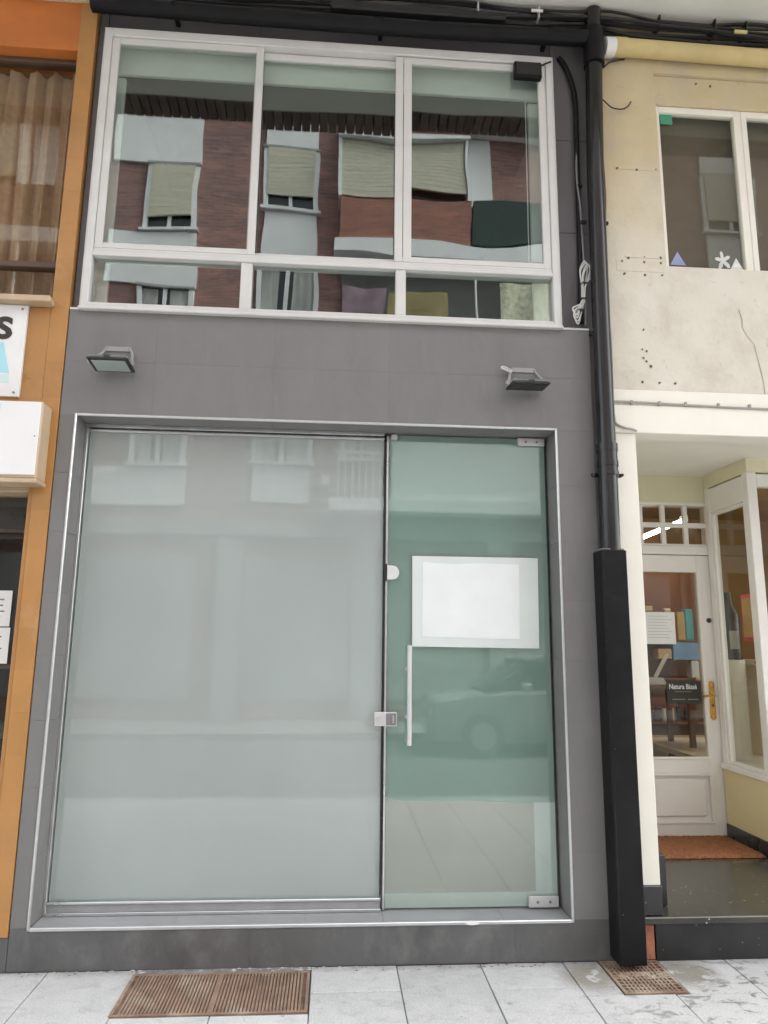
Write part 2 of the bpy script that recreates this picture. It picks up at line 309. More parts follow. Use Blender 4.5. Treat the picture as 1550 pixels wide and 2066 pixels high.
# ------------------------------------------------------------------ mesh helpers
WL = {}     # world location of parents
def mesh_obj(name, verts, faces, mat, parent=None, smooth=False, mats=None):
    n = len(verts)
    lo = [min(v[i] for v in verts) for i in range(3)]; hi = [max(v[i] for v in verts) for i in range(3)]
    ctr = Vector(((lo[0]+hi[0])/2, (lo[1]+hi[1])/2, lo[2] if parent is None else (lo[2]+hi[2])/2))
    me = bpy.data.meshes.new(name); me.from_pydata([tuple(Vector(v)-ctr) for v in verts], [], faces); me.update()
    if smooth:
        me.polygons.foreach_set('use_smooth', [True]*len(me.polygons))
        me.set_sharp_from_angle(angle=math.radians(40))
    me.materials.append(M[mat] if isinstance(mat, str) else mat)
    o = bpy.data.objects.new(name, me); C.objects.link(o)
    WL[o.name] = ctr
    if parent is not None: o.parent = parent; o.location = ctr - WL[parent.name]
    else: o.location = ctr
    return o
def cbv(x0, x1, y0, y1, z0, z1, b=0.0):
    if b <= 0:
        v = [(x, y, z) for x in (x0, x1) for y in (y0, y1) for z in (z0, z1)]
        return v, [(0, 1, 3, 2), (4, 6, 7, 5), (0, 4, 5, 1), (2, 3, 7, 6), (0, 2, 6, 4), (1, 5, 7, 3)]
    bm = bmesh.new(); bmesh.ops.create_cube(bm, size=1)
    for v in bm.verts:
        v.co = Vector(((x0+x1)/2+v.co.x*(x1-x0), (y0+y1)/2+v.co.y*(y1-y0), (z0+z1)/2+v.co.z*(z1-z0)))
    bmesh.ops.bevel(bm, geom=bm.edges[:], offset=b, segments=1, affect='EDGES', clamp_overlap=True)
    bm.verts.index_update(); vs = [tuple(v.co) for v in bm.verts]; fs = [tuple(v.index for v in f.verts) for f in bm.faces]; bm.free()
    return vs, fs
def box(name, x0, x1, y0, y1, z0, z1, mat, parent=None, b=0.0):
    v, f = cbv(min(x0, x1), max(x0, x1), min(y0, y1), max(y0, y1), min(z0, z1), max(z0, z1), b)
    return mesh_obj(name, v, f, mat, parent)
def multi(name, boxes, mat, parent=None, b=0.0):
    V, F = [], []
    for bb in boxes:
        v, f = cbv(*bb, b); k = len(V); V += v; F += [tuple(i+k for i in q) for q in f]
    return mesh_obj(name, V, F, mat, parent)
def prism(name, pts, axis, a, b, mat, parent=None):
    # pts: 2D outline; axis 'y': (x,z) outline between y=a..b ; 'x': (y,z) ; 'z': (x,y)
    def P(p, t): return {'y': (p[0], t, p[1]), 'x': (t, p[0], p[1]), 'z': (p[0], p[1], t)}[axis]
    n = len(pts); V = [P(p, a) for p in pts]+[P(p, b) for p in pts]
    F = [tuple(range(n)), tuple(range(2*n-1, n-1, -1))]+[(i, i+n, (i+1) % n+n, (i+1) % n) for i in range(n)]
    o = mesh_obj(name, V, F, mat, parent)
    bm = bmesh.new(); bm.from_mesh(o.data); bmesh.ops.recalc_face_normals(bm, faces=bm.faces[:]); bm.to_mesh(o.data); bm.free()
    return o
def catmull(pts, k=6):
    P = [Vector(p) for p in pts]; out = []
    for i in range(len(P)-1):
        p0 = P[max(0, i-1)]; p1 = P[i]; p2 = P[i+1]; p3 = P[min(len(P)-1, i+2)]
        for j in range(k):
            t = j/k; out.append(0.5*((2*p1)+(p2-p0)*t+(2*p0-5*p1+4*p2-p3)*t*t+(3*p1-p0-3*p2+p3)*t**3))
    out.append(P[-1]); return out
def tube_vf(pts, r, n=8, closed=False):
    P = [Vector(p) for p in pts]; V, F = [], []; up = None
    for i, p in enumerate(P):
        t = (P[(i+1) % len(P)]-P[i-1]) if closed else (P[min(i+1, len(P)-1)]-P[max(i-1, 0)])
        t.normalize()
        if up is None: up = t.orthogonal().normalized()
        up = (up-t*up.dot(t)).normalized(); s = t.cross(up)
        rr = r[i] if isinstance(r, (list, tuple)) else r
        V += [tuple(p+(up*math.cos(a)+s*math.sin(a))*rr) for a in (2*math.pi*k/n for k in range(n))]
    m = len(P)
    for i in range(m if closed else m-1):
        for k in range(n):
            a = i*n+k; b_ = i*n+(k+1) % n; c = ((i+1) % m)*n+(k+1) % n; d = ((i+1) % m)*n+k
            F.append((a, b_, c, d))
    if not closed: F += [tuple(range(n-1, -1, -1)), tuple((m-1)*n+k for k in range(n))]
    return V, F
def tube(name, pts, r, mat, parent=None, n=8, closed=False, smooth=True):
    V, F = tube_vf(pts, r, n, closed); return mesh_obj(name, V, F, mat, parent, smooth)
def disc(name, x, y, z, r, t, mat, parent=None, n=16):          # axis along y
    return tube(name, [(x, y, z), (x, y+t, z)], r, mat, parent, n)
def tag(o, label=None, cat=None, group=None, kind=None):
    if label: o['label'] = label
    if cat: o['category'] = cat
    if group: o['group'] = group
    if kind: o['kind'] = kind
    return o
def thing(name, label, cat, loc, group=None):
    o = bpy.data.objects.new(name, None); C.objects.link(o); o.location = loc; o.empty_display_size = 0.1
    WL[o.name] = Vector(loc); return tag(o, label, cat, group)
def grp(name, parent, loc):                                      # an Empty part that carries sub-parts
    o = bpy.data.objects.new(name, None); C.objects.link(o); o.empty_display_size = 0.05
    o.parent = parent; o.location = Vector(loc)-WL[parent.name]; WL[o.name] = Vector(loc); return o
def text_mesh(name, s, size, loc, mat, parent=None, offset=0.0, ext=0.0004, sx=1.0):
    cu = bpy.data.curves.new(name, 'FONT'); cu.body = s; cu.size = size; cu.extrude = ext; cu.offset = offset; cu.resolution_u = 4
    t = bpy.data.objects.new(name+'_tmp', cu); C.objects.link(t)
    dg = bpy.context.evaluated_depsgraph_get(); me = t.evaluated_get(dg).to_mesh()
    V = [(loc[0]+v.co.x*sx, loc[1]-v.co.z, loc[2]+v.co.y) for v in me.vertices]; F = [tuple(p.vertices) for p in me.polygons]
    t.evaluated_get(dg).to_mesh_clear(); bpy.data.objects.remove(t); bpy.data.curves.remove(cu)
    return mesh_obj(name, V, F, mat, parent)

# ================================================================== the ground
ground = tag(box('ground', -60, 60, -60, 40, -0.5, -0.20, 'asphalt'), kind='structure')
road = tag(box('road', -40, 40, -8.4, -3.45, -0.195, -0.13, 'asphalt'), kind='structure')
pav = tag(box('pavement', -12, 14, -3.3, 0.02, -0.19, -0.028, 'mortar_light'), kind='structure')
kerbst = tag(box('kerb', -12, 14, -3.45, -3.305, -0.19, -0.004, 'kerb', b=.01), kind='structure')
farpav = tag(box('far_pavement', -40, 40, -10.5, -8.4, -0.19, -0.01, 'far_paving'), kind='structure')
GAP = 0.0042
def slab(x0, x1, y0, y1):
    dz = rnd.uniform(-0.0012, 0.0012)
    box('slab', x0+GAP/2, x1-GAP/2, y1+GAP/2, y0-GAP/2, -0.04, dz, 'pavement', pav, 0.0025)
cols = [-0.065+0.4*k for k in range(-8, 12)]
for i in range(len(cols)-1):
    x0, x1 = cols[i], cols[i+1]; xm = (x0+x1)/2
    if -0.87 < xm < -0.07: ys = [-0.425, -0.65]
    elif 1.13 < xm < 1.53:
        slab(x0, 1.308, 0, -0.25); slab(x0, 1.308, -0.25, -0.335); slab(x0, x1, -0.335, -0.53); ys = [-0.53, -0.93]
    elif 1.53 < xm < 1.93:
        slab(1.602, x1, 0, -0.335); slab(x0, x1, -0.335, -0.65); ys = [-0.65]
    elif xm < -1.25: ys = [0, -0.36, -0.65]
    elif xm < -0.87: ys = [0, -0.65]
    elif 0.33 < xm < 0.73: ys = [0, -0.65]
    else: ys = [0, -0.25, -0.65]
    while ys[-1] > -3.0: ys.append(ys[-1]-0.4)
    ys.append(-3.3)
    for a, b_ in zip(ys, ys[1:]):
        if a-b_ > .02: slab(x0, x1, a, b_)
multi('mortar_strip', [(-0.865, -0.068, -0.046, 0.0, -0.03, 0.001)], 'mortar_light', pav)

# ================================================================== grey shopfront
GX0, GX1 = -1.455, 1.405
OX0, OX1, OZ0, OZ1 = -1.367, 1.190, 0.185, 2.657
WX0, WX1, WZ0, WZ1 = -1.402, 1.245, 3.250, 5.010
DEP = 0.15
gs = thing('grey_shopfront', 'grey tiled shopfront with frosted glass front and a white strip window above', 'shopfront', (0, 0.1, 0))
multi('wall', [(GX0, OX0-.008, 0.0015, 0.35, 0, 3.25), (OX1+.008, GX1, 0.0015, 0.35, 0, 3.25), (OX0-.008, OX1+.008, 0.0015, 0.35, 0, OZ0-0.009), (OX0-.008, OX1+.008, 0.0015, 0.35, OZ1+0.008, 3.25),
               (GX0, WX0, 0.04, 0.35, 3.25, 5.32), (WX1, GX1+.1, 0.04, 0.35, 3.25, 5.32), (WX0, WX1, 0.04, 0.35, WZ1, 5.32)], 'slate_dark', gs)
box('party_wall', GX1+.001, 1.511, 0.06, 0.34, 0, 3.249, 'slate_dark', gs)
J = 0.0009
def tile(x0, x1, z0, z1, mat='slate'):
    box('tile', x0+J/2, x1-J/2, 0.0+rnd.uniform(0, .0004), 0.012, z0+J/2, z1-J/2, mat, gs, 0.0003)
ZJ = [0.185+0.309*k for k in range(9)]
XJ = [GX0, -0.984, -0.354, 0.275, 0.909, GX1]
for a, b_ in zip(XJ, XJ[1:]): tile(a, b_, 0.003, OZ0, 'slate_base')
for a, b_ in zip(ZJ, ZJ[1:]):
    tile(GX0, OX0, a, b_); tile(OX1, GX1, a, b_)
for a, b_ in ((OZ1, 2.96), (2.96, 3.25)):
    for c, d in zip(XJ, XJ[1:]): tile(c, d, a, b_)
# ledge capping the tiled fascia
for a, b_ in ((GX0, WX0-.008), (WX1+.008, GX1)): box('ledge', a, b_, -0.004, 0.04, 3.2505, 3.262, 'alu_white', gs)
# upper cladding beside and over the window
box('side_cladding', GX0+.002, WX0-.004, 0.030, 0.039, 3.264, 5.315, 'slate_dark', gs, .001)
for a, b_ in ((3.264, 3.87), (3.873, 4.48), (4.483, 5.315)): box('side_cladding', WX1+.004, GX1+.09, 0.030, 0.039, a, b_, 'slate_dark', gs, .001)
for a, b_ in ((-1.40, -.52), (-.517, .36), (.363, 1.243)): box('head_cladding', a, b_, 0.030, 0.039, WZ1+.003, 5.315, 'slate_dark', gs, .001)
# reveal lining
for a, b_ in zip(ZJ, ZJ[1:]):
    box('reveal_tile', OX0-0.010, OX0, 0.0125, DEP+.03, a+J/2, b_-J/2, 'slate', gs, .001)
    box('reveal_tile', OX1, OX1+0.010, 0.0125, DEP+.03, a+J/2, b_-J/2, 'slate', gs, .001)
for c, d in zip([OX0, -0.984, -0.354, 0.275, 0.909, OX1], [-0.984, -0.354, 0.275, 0.909, OX1]):
    box('reveal_tile', c+J/2, d-J/2, 0.0125, DEP+.03, OZ1, OZ1+.010, 'slate', gs, .001)
for c, d in zip([OX0, -0.72, -0.10, 0.275, 0.86], [-0.72, -0.10, 0.275, 0.86, OX1]):
    box('sill_tile', c+J/2, d-J/2, 0.004, DEP+.05, OZ0-.011, OZ0, 'slate_sill', gs, .001)
# metal edge trim round the opening
t = 0.013
for bb in ((OX0-t, OX0, -0.0045, 0.0115, OZ0-t, OZ1+t), (OX1, OX1+t, -0.0045, 0.0115, OZ0-t, OZ1+t),
           (OX0, OX1, -0.0045, 0.0115, OZ1, OZ1+t), (OX0, OX1, -0.0045, 0.0115, OZ0-t-.002, OZ0+.002)):
    box('edge_trim', *bb, 'alu', gs, .003)
prism('plaster_blob', [(0.70+0.028*math.cos(a)*1.2, OZ0-.004+0.009*math.sin(a)) for a in [k*math.pi/6 for k in range(12)]], 'y', -0.010, -0.004, 'white_plastic', gs)

# fixed frosted pane
fp = grp('fixed_pane', gs, (-.55, DEP, .2))
GXm = 0.262
box('glass_sheet', OX0+.018, GXm, DEP, DEP+.010, 0.215, OZ1-.03, 'pane_shop', fp)
box('frosted_film', OX0+.020, GXm-.002, DEP+.0125, DEP+.016, 0.217, OZ1-.032, 'film_white', fp)
box('channel', OX0, OX0+.016, DEP-.012, DEP+.03, OZ0+.001, OZ1-.001, 'alu', fp, .002)
box('channel', OX0+.0165, GXm, DEP-.014, DEP+.03, OZ1-.020, OZ1-.001, 'alu', fp, .002)
box('channel', OX0+.0165, GXm, DEP-.008, DEP-.0015, OZ1-.044, OZ1-.030, 'alu', fp, .002)
box('channel', OX0+.0165, GXm+.006, DEP-.016, DEP+.03, OZ0+.001, OZ0+.016, 'alu', fp, .002)
box('channel', OX0+.0165, GXm+.004, DEP-.014, DEP-.0015, OZ0+.052, OZ0+.064, 'alu', fp, .003)
box('rubber_seal', OX0+.0165, GXm, DEP-.006, DEP-.0012, OZ0+.017, OZ0+.051, 'slate_sill', fp)
box('glass_edge', GXm+.001, GXm+.006, DEP-.002, DEP+.012, 0.26, OZ1-.03, 'black_rubber', fp)

# glass door
dr = grp('glass_door', gs, (0.73, DEP, .19))
DX0, DX1, DZ0, DZ1 = 0.288, 1.176, 0.192, 2.652
box('glass_sheet', DX0, DX1, DEP+.002, DEP+.012, DZ0, DZ1, 'pane_door', dr)
box('edge_strip', DX0-.013, DX0-.001, DEP-.004, DEP+.014, DZ0, DZ1-.01, 'alu', dr, .002)
fy0, fy1 = DEP+.0145, DEP+.0165
# clear lower window in the frosted film with a wavy torn upper edge
def film_top():
    xs = [DX0+(1.062-DX0)*k/24 for k in range(25)]
    zz = [0.705-0.020*max(0, (x-DX0-.25)/.5)**0.8-0.006*math.sin((x-DX0)*9) if x > DX0+.02 else .715 for x in xs]
    pts = list(zip(xs, zz))
    return pts
edge = film_top()
prism('frosted_film', [(DX0+.002, DZ1-.002)]+edge+[(1.062, DZ1-.002)], 'y', fy0, fy1, 'film_green', dr)
box('frosted_film', 1.062, DX1-.002, fy0, fy1, .6905, DZ1-.002, 'film_green', dr)
box('frosted_film', 1.062, DX1-.002, fy0, fy1, DZ0+.002, .690, 'film_pale', dr)
box('frosted_film', DX0+.002, 1.062, fy0, fy1, DZ0+.002, 0.262, 'film_pale', dr)
prism('haze_film', [(1.0615, .2625), (DX0+.002, .2625)]+[(x_, z_-.0006) for x_, z_ in edge[:-1]]+[(1.0615, edge[-1][1]-.0006)], 'y', fy0, fy1, 'film_haze', dr)  # added sheet behind the clear lower glass, there only to brighten it
def hinge(z0, z1, x0=1.018, x1=1.172):
    h = grp('hinge', dr, ((x0+x1)/2, DEP, z0)) if False else None
    box('hinge', x0, x1, DEP-.010, DEP+.001, z0, z1, 'steel', dr, .002)
    for x in (x0+.045, x1-.045): disc('screw', x, DEP-.0125, (z0+z1)/2, .007, .004, 'flood_grey', dr, 10)
hinge(2.605, 2.650); hinge(0.194, 0.246)
box('hinge', 0.300, 0.335, DEP-.006, DEP+.001, 2.620, 2.650, 'steel', dr, .002)
# pull handle
hx = 0.402
hd = tube('handle', [(hx, DEP-.062, 0.985), (hx, DEP-.062, 1.488)], 0.0125, 'steel', dr, 14)
for z in (1.12, 1.365): tube('handle_post', [(hx, DEP-.062, z), (hx-.004, DEP+.001, z)], 0.008, 'steel', hd, 10)
for z in (1.12, 1.365): disc('handle_rose', hx-.004, DEP-.004, z, 0.014, .004, 'steel', hd, 12)
lk = box('lock', 0.222, 0.342, DEP-.022, DEP-.003, 1.074, 1.145, 'steel', dr, .003)
disc('lock_cylinder', 0.243, DEP-.030, 1.110, 0.016, .009, 'alu', lk, 16)
box('keyhole_plate', 0.318, 0.326, DEP-.025, DEP-.021, 1.090, 1.130, 'alu', lk)
box('lock_plate', 0.284, 0.336, DEP-.0235, DEP-.0212, 1.080, 1.139, 'flood_grey', lk)
pts = [(0.284, 1.835), (0.284, 1.912)]+[(0.310+0.0385*math.sin(a), 1.8735+0.0385*math.cos(a)) for a in [math.pi*k/10 for k in range(11)]]
prism('door_stop', pts, 'y', DEP-.016, DEP-.0005, 'alu_white', dr)
box('stop_buffer', 0.268, 0.283, DEP-.014, DEP+.0, 1.828, 1.92, 'black_rubber', dr)

# notice on the door
nt_ = thing('notice_sheet', 'blank white notice sheet fixed to the glass door above the handle', 'notice', (0.768, DEP-.001, 1.48))
mesh_obj('backing_sheet', [(0.421, DEP-.0012, 1.967), (1.116, DEP-.0012, 1.968), (1.110, DEP-.0012, 1.478), (0.422, DEP-.0012, 1.482),
                           (0.421, DEP-.0004, 1.967), (1.116, DEP-.0004, 1.968), (1.110, DEP-.0004, 1.478), (0.422, DEP-.0004, 1.482)],
         [(0, 3, 2, 1), (4, 5, 6, 7), (0, 1, 5, 4), (1, 2, 6, 5), (2, 3, 7, 6), (3, 0, 4, 7)], 'notice_back', nt_)
pp = [(0.478, 1.936), (0.55, 1.930), (0.66, 1.927), (0.80, 1.934), (0.90, 1.931), (1.010, 1.930), (1.004, 1.528), (0.85, 1.527), (0.70, 1.531), (0.474, 1.536)]
prism('white_sheet', pp, 'y', DEP-.0030, DEP-.0016, 'notice_white', nt_)

# room behind the shop glass
rm = grp('shop_room', gs, (0, 2, 0))
multi('room_wall', [(GX0+.01, GX0+.05, .36, 4, .05, 3.05), (GX1-.05, GX1-.01, .36, 4, .05, 3.05), (GX0+.051, GX1-.051, 3.2, 3.3, .05, 3.05)], 'white_room', rm)
box('room_ceiling', GX0+.01, GX1-.01, .36, 4, 3.05, 3.15, 'white_room', rm)
box('room_base', GX0+.01, GX1-.01, .2, 4, .0, .165, 'dim_room', rm)
for i in range(7):
    for j in range(8):
        x0 = -1.40+.4*i; y0 = .205+.4*j
        box('floor_tile', x0+.002, min(x0+.398, GX1-.06), y0+.002, y0+.398, .165, .176, 'room_floor', rm)
box('door_wedge', 0.955, 0.985, .50, .53, .177, .20, 'black_rubber', rm, .004)
tag(rm.children[-1])

# strip window
sw = grp('strip_window', gs, (0, 0, WZ0))
fw = 0.040
for bb in ((WX0, WX0+fw, -0.012, 0.085, WZ0+.014, WZ1), (WX1-fw, WX1, -0.012, 0.085, WZ0+.014, WZ1), (WX0+fw, WX1-fw, -0.012, 0.085, WZ1-.048, WZ1), (WX0+fw, WX1-fw, -0.012, 0.085, WZ0+.014, WZ0+.044)):
    box('frame', *bb, 'alu_white', sw, .004)
box('window_sill', WX0-.006, WX1+.006, -0.030, 0.045, WZ0-.004, WZ0+.0135, 'alu_white', sw, .004)
for bb in ((WX0-.008, WX0-.0005, -0.004, 0.04, WZ0+.016, WZ1), (WX1+.0005, WX1+.008, -0.004, 0.04, WZ0+.016, WZ1), (WX0-.008, WX1+.008, -0.006, 0.04, WZ1+.0005, WZ1+.010)):
    box('frame_flange', *bb, 'alu_white', sw, .001)
TZ0, TZ1 = 3.568, 3.618
box('transom', WX0+fw, WX1-fw, -0.014, 0.075, TZ0, TZ0+.022, 'alu_white', sw, .003)
box('transom', WX0+fw, WX1-fw, -0.004, 0.075, TZ0+.0225, TZ1, 'alu_white', sw, .003)
def sash(x0, x1, z0, z1, y, w, wt):
    s = grp('sash', sw, ((x0+x1)/2, y, z0))
    box('stile', x0, x0+w, y, y+.028, z0, z1, 'alu_white', s, .003); box('stile', x1-w, x1, y, y+.028, z0, z1, 'alu_white', s, .003)
    box('rail', x0+w, x1-w, y+.001, y+.027, z1-wt, z1, 'alu_white', s, .003); box('rail', x0+w, x1-w, y+.001, y+.027, z0, z0+.035, 'alu_white', s, .003)
    box('glass_pane', x0+w-.004, x1-w+.004, y+.011, y+.017, z0+.031, z1-wt+.004, 'pane', s)
sash(WX0+fw+.001, -0.487, TZ1+.001, WZ1-.049, -0.002, .043, .038)
sash(-0.540, 0.345, TZ1+.001, WZ1-.052, 0.034, .043, .045)
sash(0.296, WX1-fw-.001, TZ1+.001, WZ1-.053, -0.002, .046, .042)
box('stile', 0.345, 0.392, -0.0035, 0.0, TZ1+.002, WZ1-.056, 'alu_white', sw, .001)
for a, b_ in ((-0.556, -0.494), (0.305, 0.362)): box('mullion', a, b_, -0.006, 0.07, WZ0+.0445, TZ0-.0005, 'alu_white', sw, .003)
for a, b_ in ((WX0+fw, -0.556), (-0.494, 0.305), (0.362, WX1-fw)):
    box('glass_pane', a-.001, b_+.001, 0.022, 0.028, WZ0+.04, TZ0+.004, 'pane', sw)
# room behind the strip window
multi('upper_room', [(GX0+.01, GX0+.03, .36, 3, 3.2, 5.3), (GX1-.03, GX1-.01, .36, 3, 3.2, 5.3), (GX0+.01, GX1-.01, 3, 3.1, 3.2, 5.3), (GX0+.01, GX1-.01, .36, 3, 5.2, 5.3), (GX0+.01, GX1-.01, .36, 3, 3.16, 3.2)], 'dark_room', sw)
box('blind_valance', WX0+.03, WX1-.03, .088, .11, 4.795, 5.0, 'blind', sw, .003)
box('curtain_strip', WX0+.02, WX0+.095, .11, .135, 3.27, 4.79, 'blind', sw, .003)
box('curtain_strip', WX1-.12, WX1-.02, .11, .135, 3.27, 4.79, 'blind', sw, .003)
tube('blind_cord', [(1.105, .095, 4.79), (1.100, .095, 3.65)], .0035, 'white_plastic', sw, 6)

bbx = thing('sensor_box', 'small black box stuck in the top right corner of the strip window', 'sensor', (1.09, -.03, 4.83))
v, f = cbv(1.005, 1.172, -.045, -.004, 4.838, 4.945, .006); mesh_obj('housing', v, f, 'black_satin', bbx)
box('cover', 1.015, 1.162, -.052, -.0455, 4.848, 4.935, 'black_rubber', bbx, .004)
tube('cable', catmull([(1.165, -.03, 4.93), (1.20, -.03, 4.95), (1.235, -.025, 4.97)]), .005, 'cable_black', bbx, 6)

# ================================================================== floodlights
def flood(x, z, tilt, label, lens_mat, hm):
    t0 = thing('floodlight', label, 'floodlight', (x, 0, z-.02), 'floodlights on the grey fascia')
    R_ = Matrix.Rotation(tilt, 3, 'X'); piv = Vector((x, -.085, z))
    def tr(v): return tuple(piv+R_ @ Vector((v[0]-x, v[1]+.085, v[2]-z)))
    def tb(name, mat, *bb, b=.003):
        v, f = cbv(*bb, b); return mesh_obj(name, [tr(q) for q in v], f, mat, t0)
    w = .098
    tb('housing', hm, x-w, x+w, -.155, -.02, z, z+.015, b=.005)
    tb('bezel', 'flood_dark', x-w-.006, x+w+.006, -.163, -.014, z-.011, z-.001)
    tb('lens', lens_mat, x-w+.012, x+w-.012, -.145, -.030, z-.0145, z-.0112, b=.001)
    for k in range(7): tb('fin', hm, x-w+.015+k*.026, x-w+.020+k*.026, -.14, -.03, z+.0152, z+.026, b=.001)
    tb('gland', 'flood_dark', x-.016, x+.016, -.172, -.1635, z-.009, z+.008, b=.002)
    zb = z+.125
    for s in (-1, 1):
        a = tr((x+s*(w+.008), -.085, z+.008)); b_ = (x+s*(w-.022), -.006, zb-.03); c_ = (x+s*(w-.04), -.004, zb)
        V, F = tube_vf(catmull([a, ((a[0]+b_[0])/2, (a[1]+b_[1])/2-.002, (a[2]+b_[2])/2), b_, c_], 4), .0075, 6)
        mesh_obj('bracket_arm', V, F, 'flood_bracket', t0, True)
        disc('pivot', a[0]-(.004), a[1]-.012, a[2], .012, .02, 'flood_bracket', t0, 10)
    box('bracket_plate', x-w+.036, x+w-.036, -.006, -.001, zb-.022, zb+.006, 'flood_bracket', t0, .002)
    return t0
flood(-1.185, 2.915, math.radians(-6), 'grey floodlight with pale lens tilted open, nearest the orange shop', 'flood_lens', 'flood_grey')
fl2 = flood(1.020, 2.880, math.radians(5), 'dark floodlight with a white cable loop, nearest the black drainpipe', 'flood_dark', 'flood_grey')
tube('cable_loop', catmull([(0.955, -.012, 2.985), (0.925, -.02, 3.000), (0.897, -.03, 3.003), (0.892, -.035, 2.992), (0.915, -.035, 2.984), (0.945, -.02, 2.975)]), .0055, 'cable_white', fl2, 6)

# ================================================================== overhanging storeys over all three shops
ov = thing('overhanging_storey', 'pale plastered underside of the storeys jutting out over the shopfronts', 'building', (0.5, -.4, 5.32))
box('soffit', -9, 11, -0.84, 4, 5.32, 5.42, 'soffit', ov)
box('upper_wall', -9, 11, -1.06, 4, 5.43, 10.6, 'opp_brick', ov)
box('soffit_edge', -9, 11, -1.06, -.845, 5.405, 5.425, 'mortar', ov)
for k in range(130):
    x = -4.0+.068*k
    box('brick', x+.004, x+.064, -1.06, -.848, 5.328+rnd.uniform(0, .004), 5.404, 'brick_dark', ov, .003)

# ================================================================== black drainpipe
dp = thing('drainpipe', 'glossy black drainpipe running down between the grey and cream shopfronts', 'drainpipe', (1.45, -.07, 0))
px, py, pr = 1.455, -.068, .049
tube('pipe', [(px+.035, py, 5.30), (px+.03, py, 5.0), (px+.005, py, 4.2), (px-.003, py, 3.2), (px-.006, py, 2.46)], pr, 'black_paint', dp, 24)
tube('pipe', [(px-.008, py, 2.455), (px-.012, py, 1.96)], pr+.0035, 'black_paint', dp, 24)
for z, h in ((2.545, .020), (2.455, .014), (2.40, .010)): tube('collar', [(px-.006, py, z-h), (px-.006, py, z+h)], pr+.009, 'black_paint', dp, 24)
tube('socket', [(px-.006, py, 2.40), (px-.006, py, 2.55)], pr+.005, 'black_paint', dp, 24)
for z in (2.40, 3.9):
    for a, b_ in ((px-.085, px-.05), (px+.045, px+.078)): box('bracket', a, b_, -.05, -.03, z-.010, z+.010, 'black_satin', dp, .003)
for z in (2.40,):
    for x in (px-.083, px+.076): disc('bolt', x, -.062, z, .009, .02, 'black_paint', dp, 8)
box('pipe_cover', 1.372, 1.505, -.125, -.002, 0.025, 1.985, 'black_satin', dp, .004)
box('cover_seam', 1.381, 1.3835, -.1262, -.1245, 0.04, 1.97, 'black_paint', dp)
for z in (.25, 1.0, 1.75): disc('bolt', 1.395, -.1285, z, .005, .005, 'black_paint', dp, 8)
box('pipe_cover', 1.380, 1.497, -.117, -.002, 1.9855, 1.995, 'mortar_light', dp, .003)
tube('elbow', [(px+.03, py, 5.16), (px+.03, py, 4.92)], pr+.012, 'black_satin', dp, 20)
# conduit and cables tied along the pipe
cd = thing('conduit', 'thin black cable conduit running beside the left of the drainpipe', 'conduit', (1.37, -.02, 3.26))
tube('conduit_tube', catmull([(1.30, .018, 5.04), (1.345, .012, 4.95), (1.385, .008, 4.75), (1.382, .008, 4.3), (1.378, .012, 3.7), (1.365, .012, 3.30)]), .016, 'black_satin', cd, 10)
tube('cable', catmull([(1.40, .01, 4.7), (1.372, -.004, 4.25), (1.385, -.006, 4.0), (1.392, -.006, 3.6), (1.388, -.004, 3.28)]), .006, 'flood_grey', cd, 6)
box('clip', 1.372, 1.40, -.012, .03, 4.15, 4.165, 'black_satin', cd)
c2 = tag(tube('cable', catmull([(1.55, -.02, 5.0), (1.528, -.014, 4.6), (1.535, -.012, 4.1), (1.515, -.012, 3.7), (1.523, -.012, 3.2), (1.52, -.012, 2.85), (1.518, -.014, 2.72)]), .006, 'cable_black', None, 6),
         'thin black cable hanging down the cream wall right of the drainpipe', 'cable')
c3 = tag(tube('cable', catmull([(1.56, -.03, 4.95), (1.60, -.03, 4.99), (1.66, -.02, 5.02), (1.70, -.012, 5.035)]), .005, 'cable_black', None, 6), 'short black cable end rising to the yellow pipe coupling', 'cable')
c4 = tag(tube('cable', catmull([(1.535, -.02, 4.75), (1.56, -.03, 4.71), (1.60, -.03, 4.675), (1.66, -.028, 4.672), (1.70, -.02, 4.70), (1.725, -.012, 4.74)]), .0042, 'cable_black', None, 6), 'loose black wire curling out from the drainpipe over cream wall', 'cable')
# hank of white cable
hk = thing('cable_hank', 'folded hank of white cable hanging beside the drainpipe', 'cable', (1.36, -.05, 3.28))
for k in range(4):
    a = 0.006*k; w = .016+.006*(k % 2)
    top = Vector((1.395+.006*(k-1.5), -.030-.006*k, 3.665-.012*k)); mid = Vector((1.372, -.030-.006*k, 3.50)); mid2 = Vector((1.362, -.030-.006*k, 3.40)); bot = Vector((1.335-.004*k, -.030-.006*k, 3.275+.015*k))
    tube('loop', catmull([top+Vector((0, 0, 0)), top+Vector((w, 0, -.05)), mid+Vector((.008, 0, 0)), mid2+Vector((.006, 0, 0)), bot+Vector((w, 0, .05)), bot, bot+Vector((-w, 0, .04)), mid2+Vector((-.006, 0, 0)), mid+Vector((-.008, 0, 0)), top+Vector((-w-.012, 0, -.06)), top], 5), .0042, 'cable_white', hk, 6)
for z, x in ((3.515, 1.374), (3.42, 1.364), (3.35, 1.35)): box('tie', x-.016, x+.016, -.056, -.022, z-.004, z+.004, 'cable_black', hk)

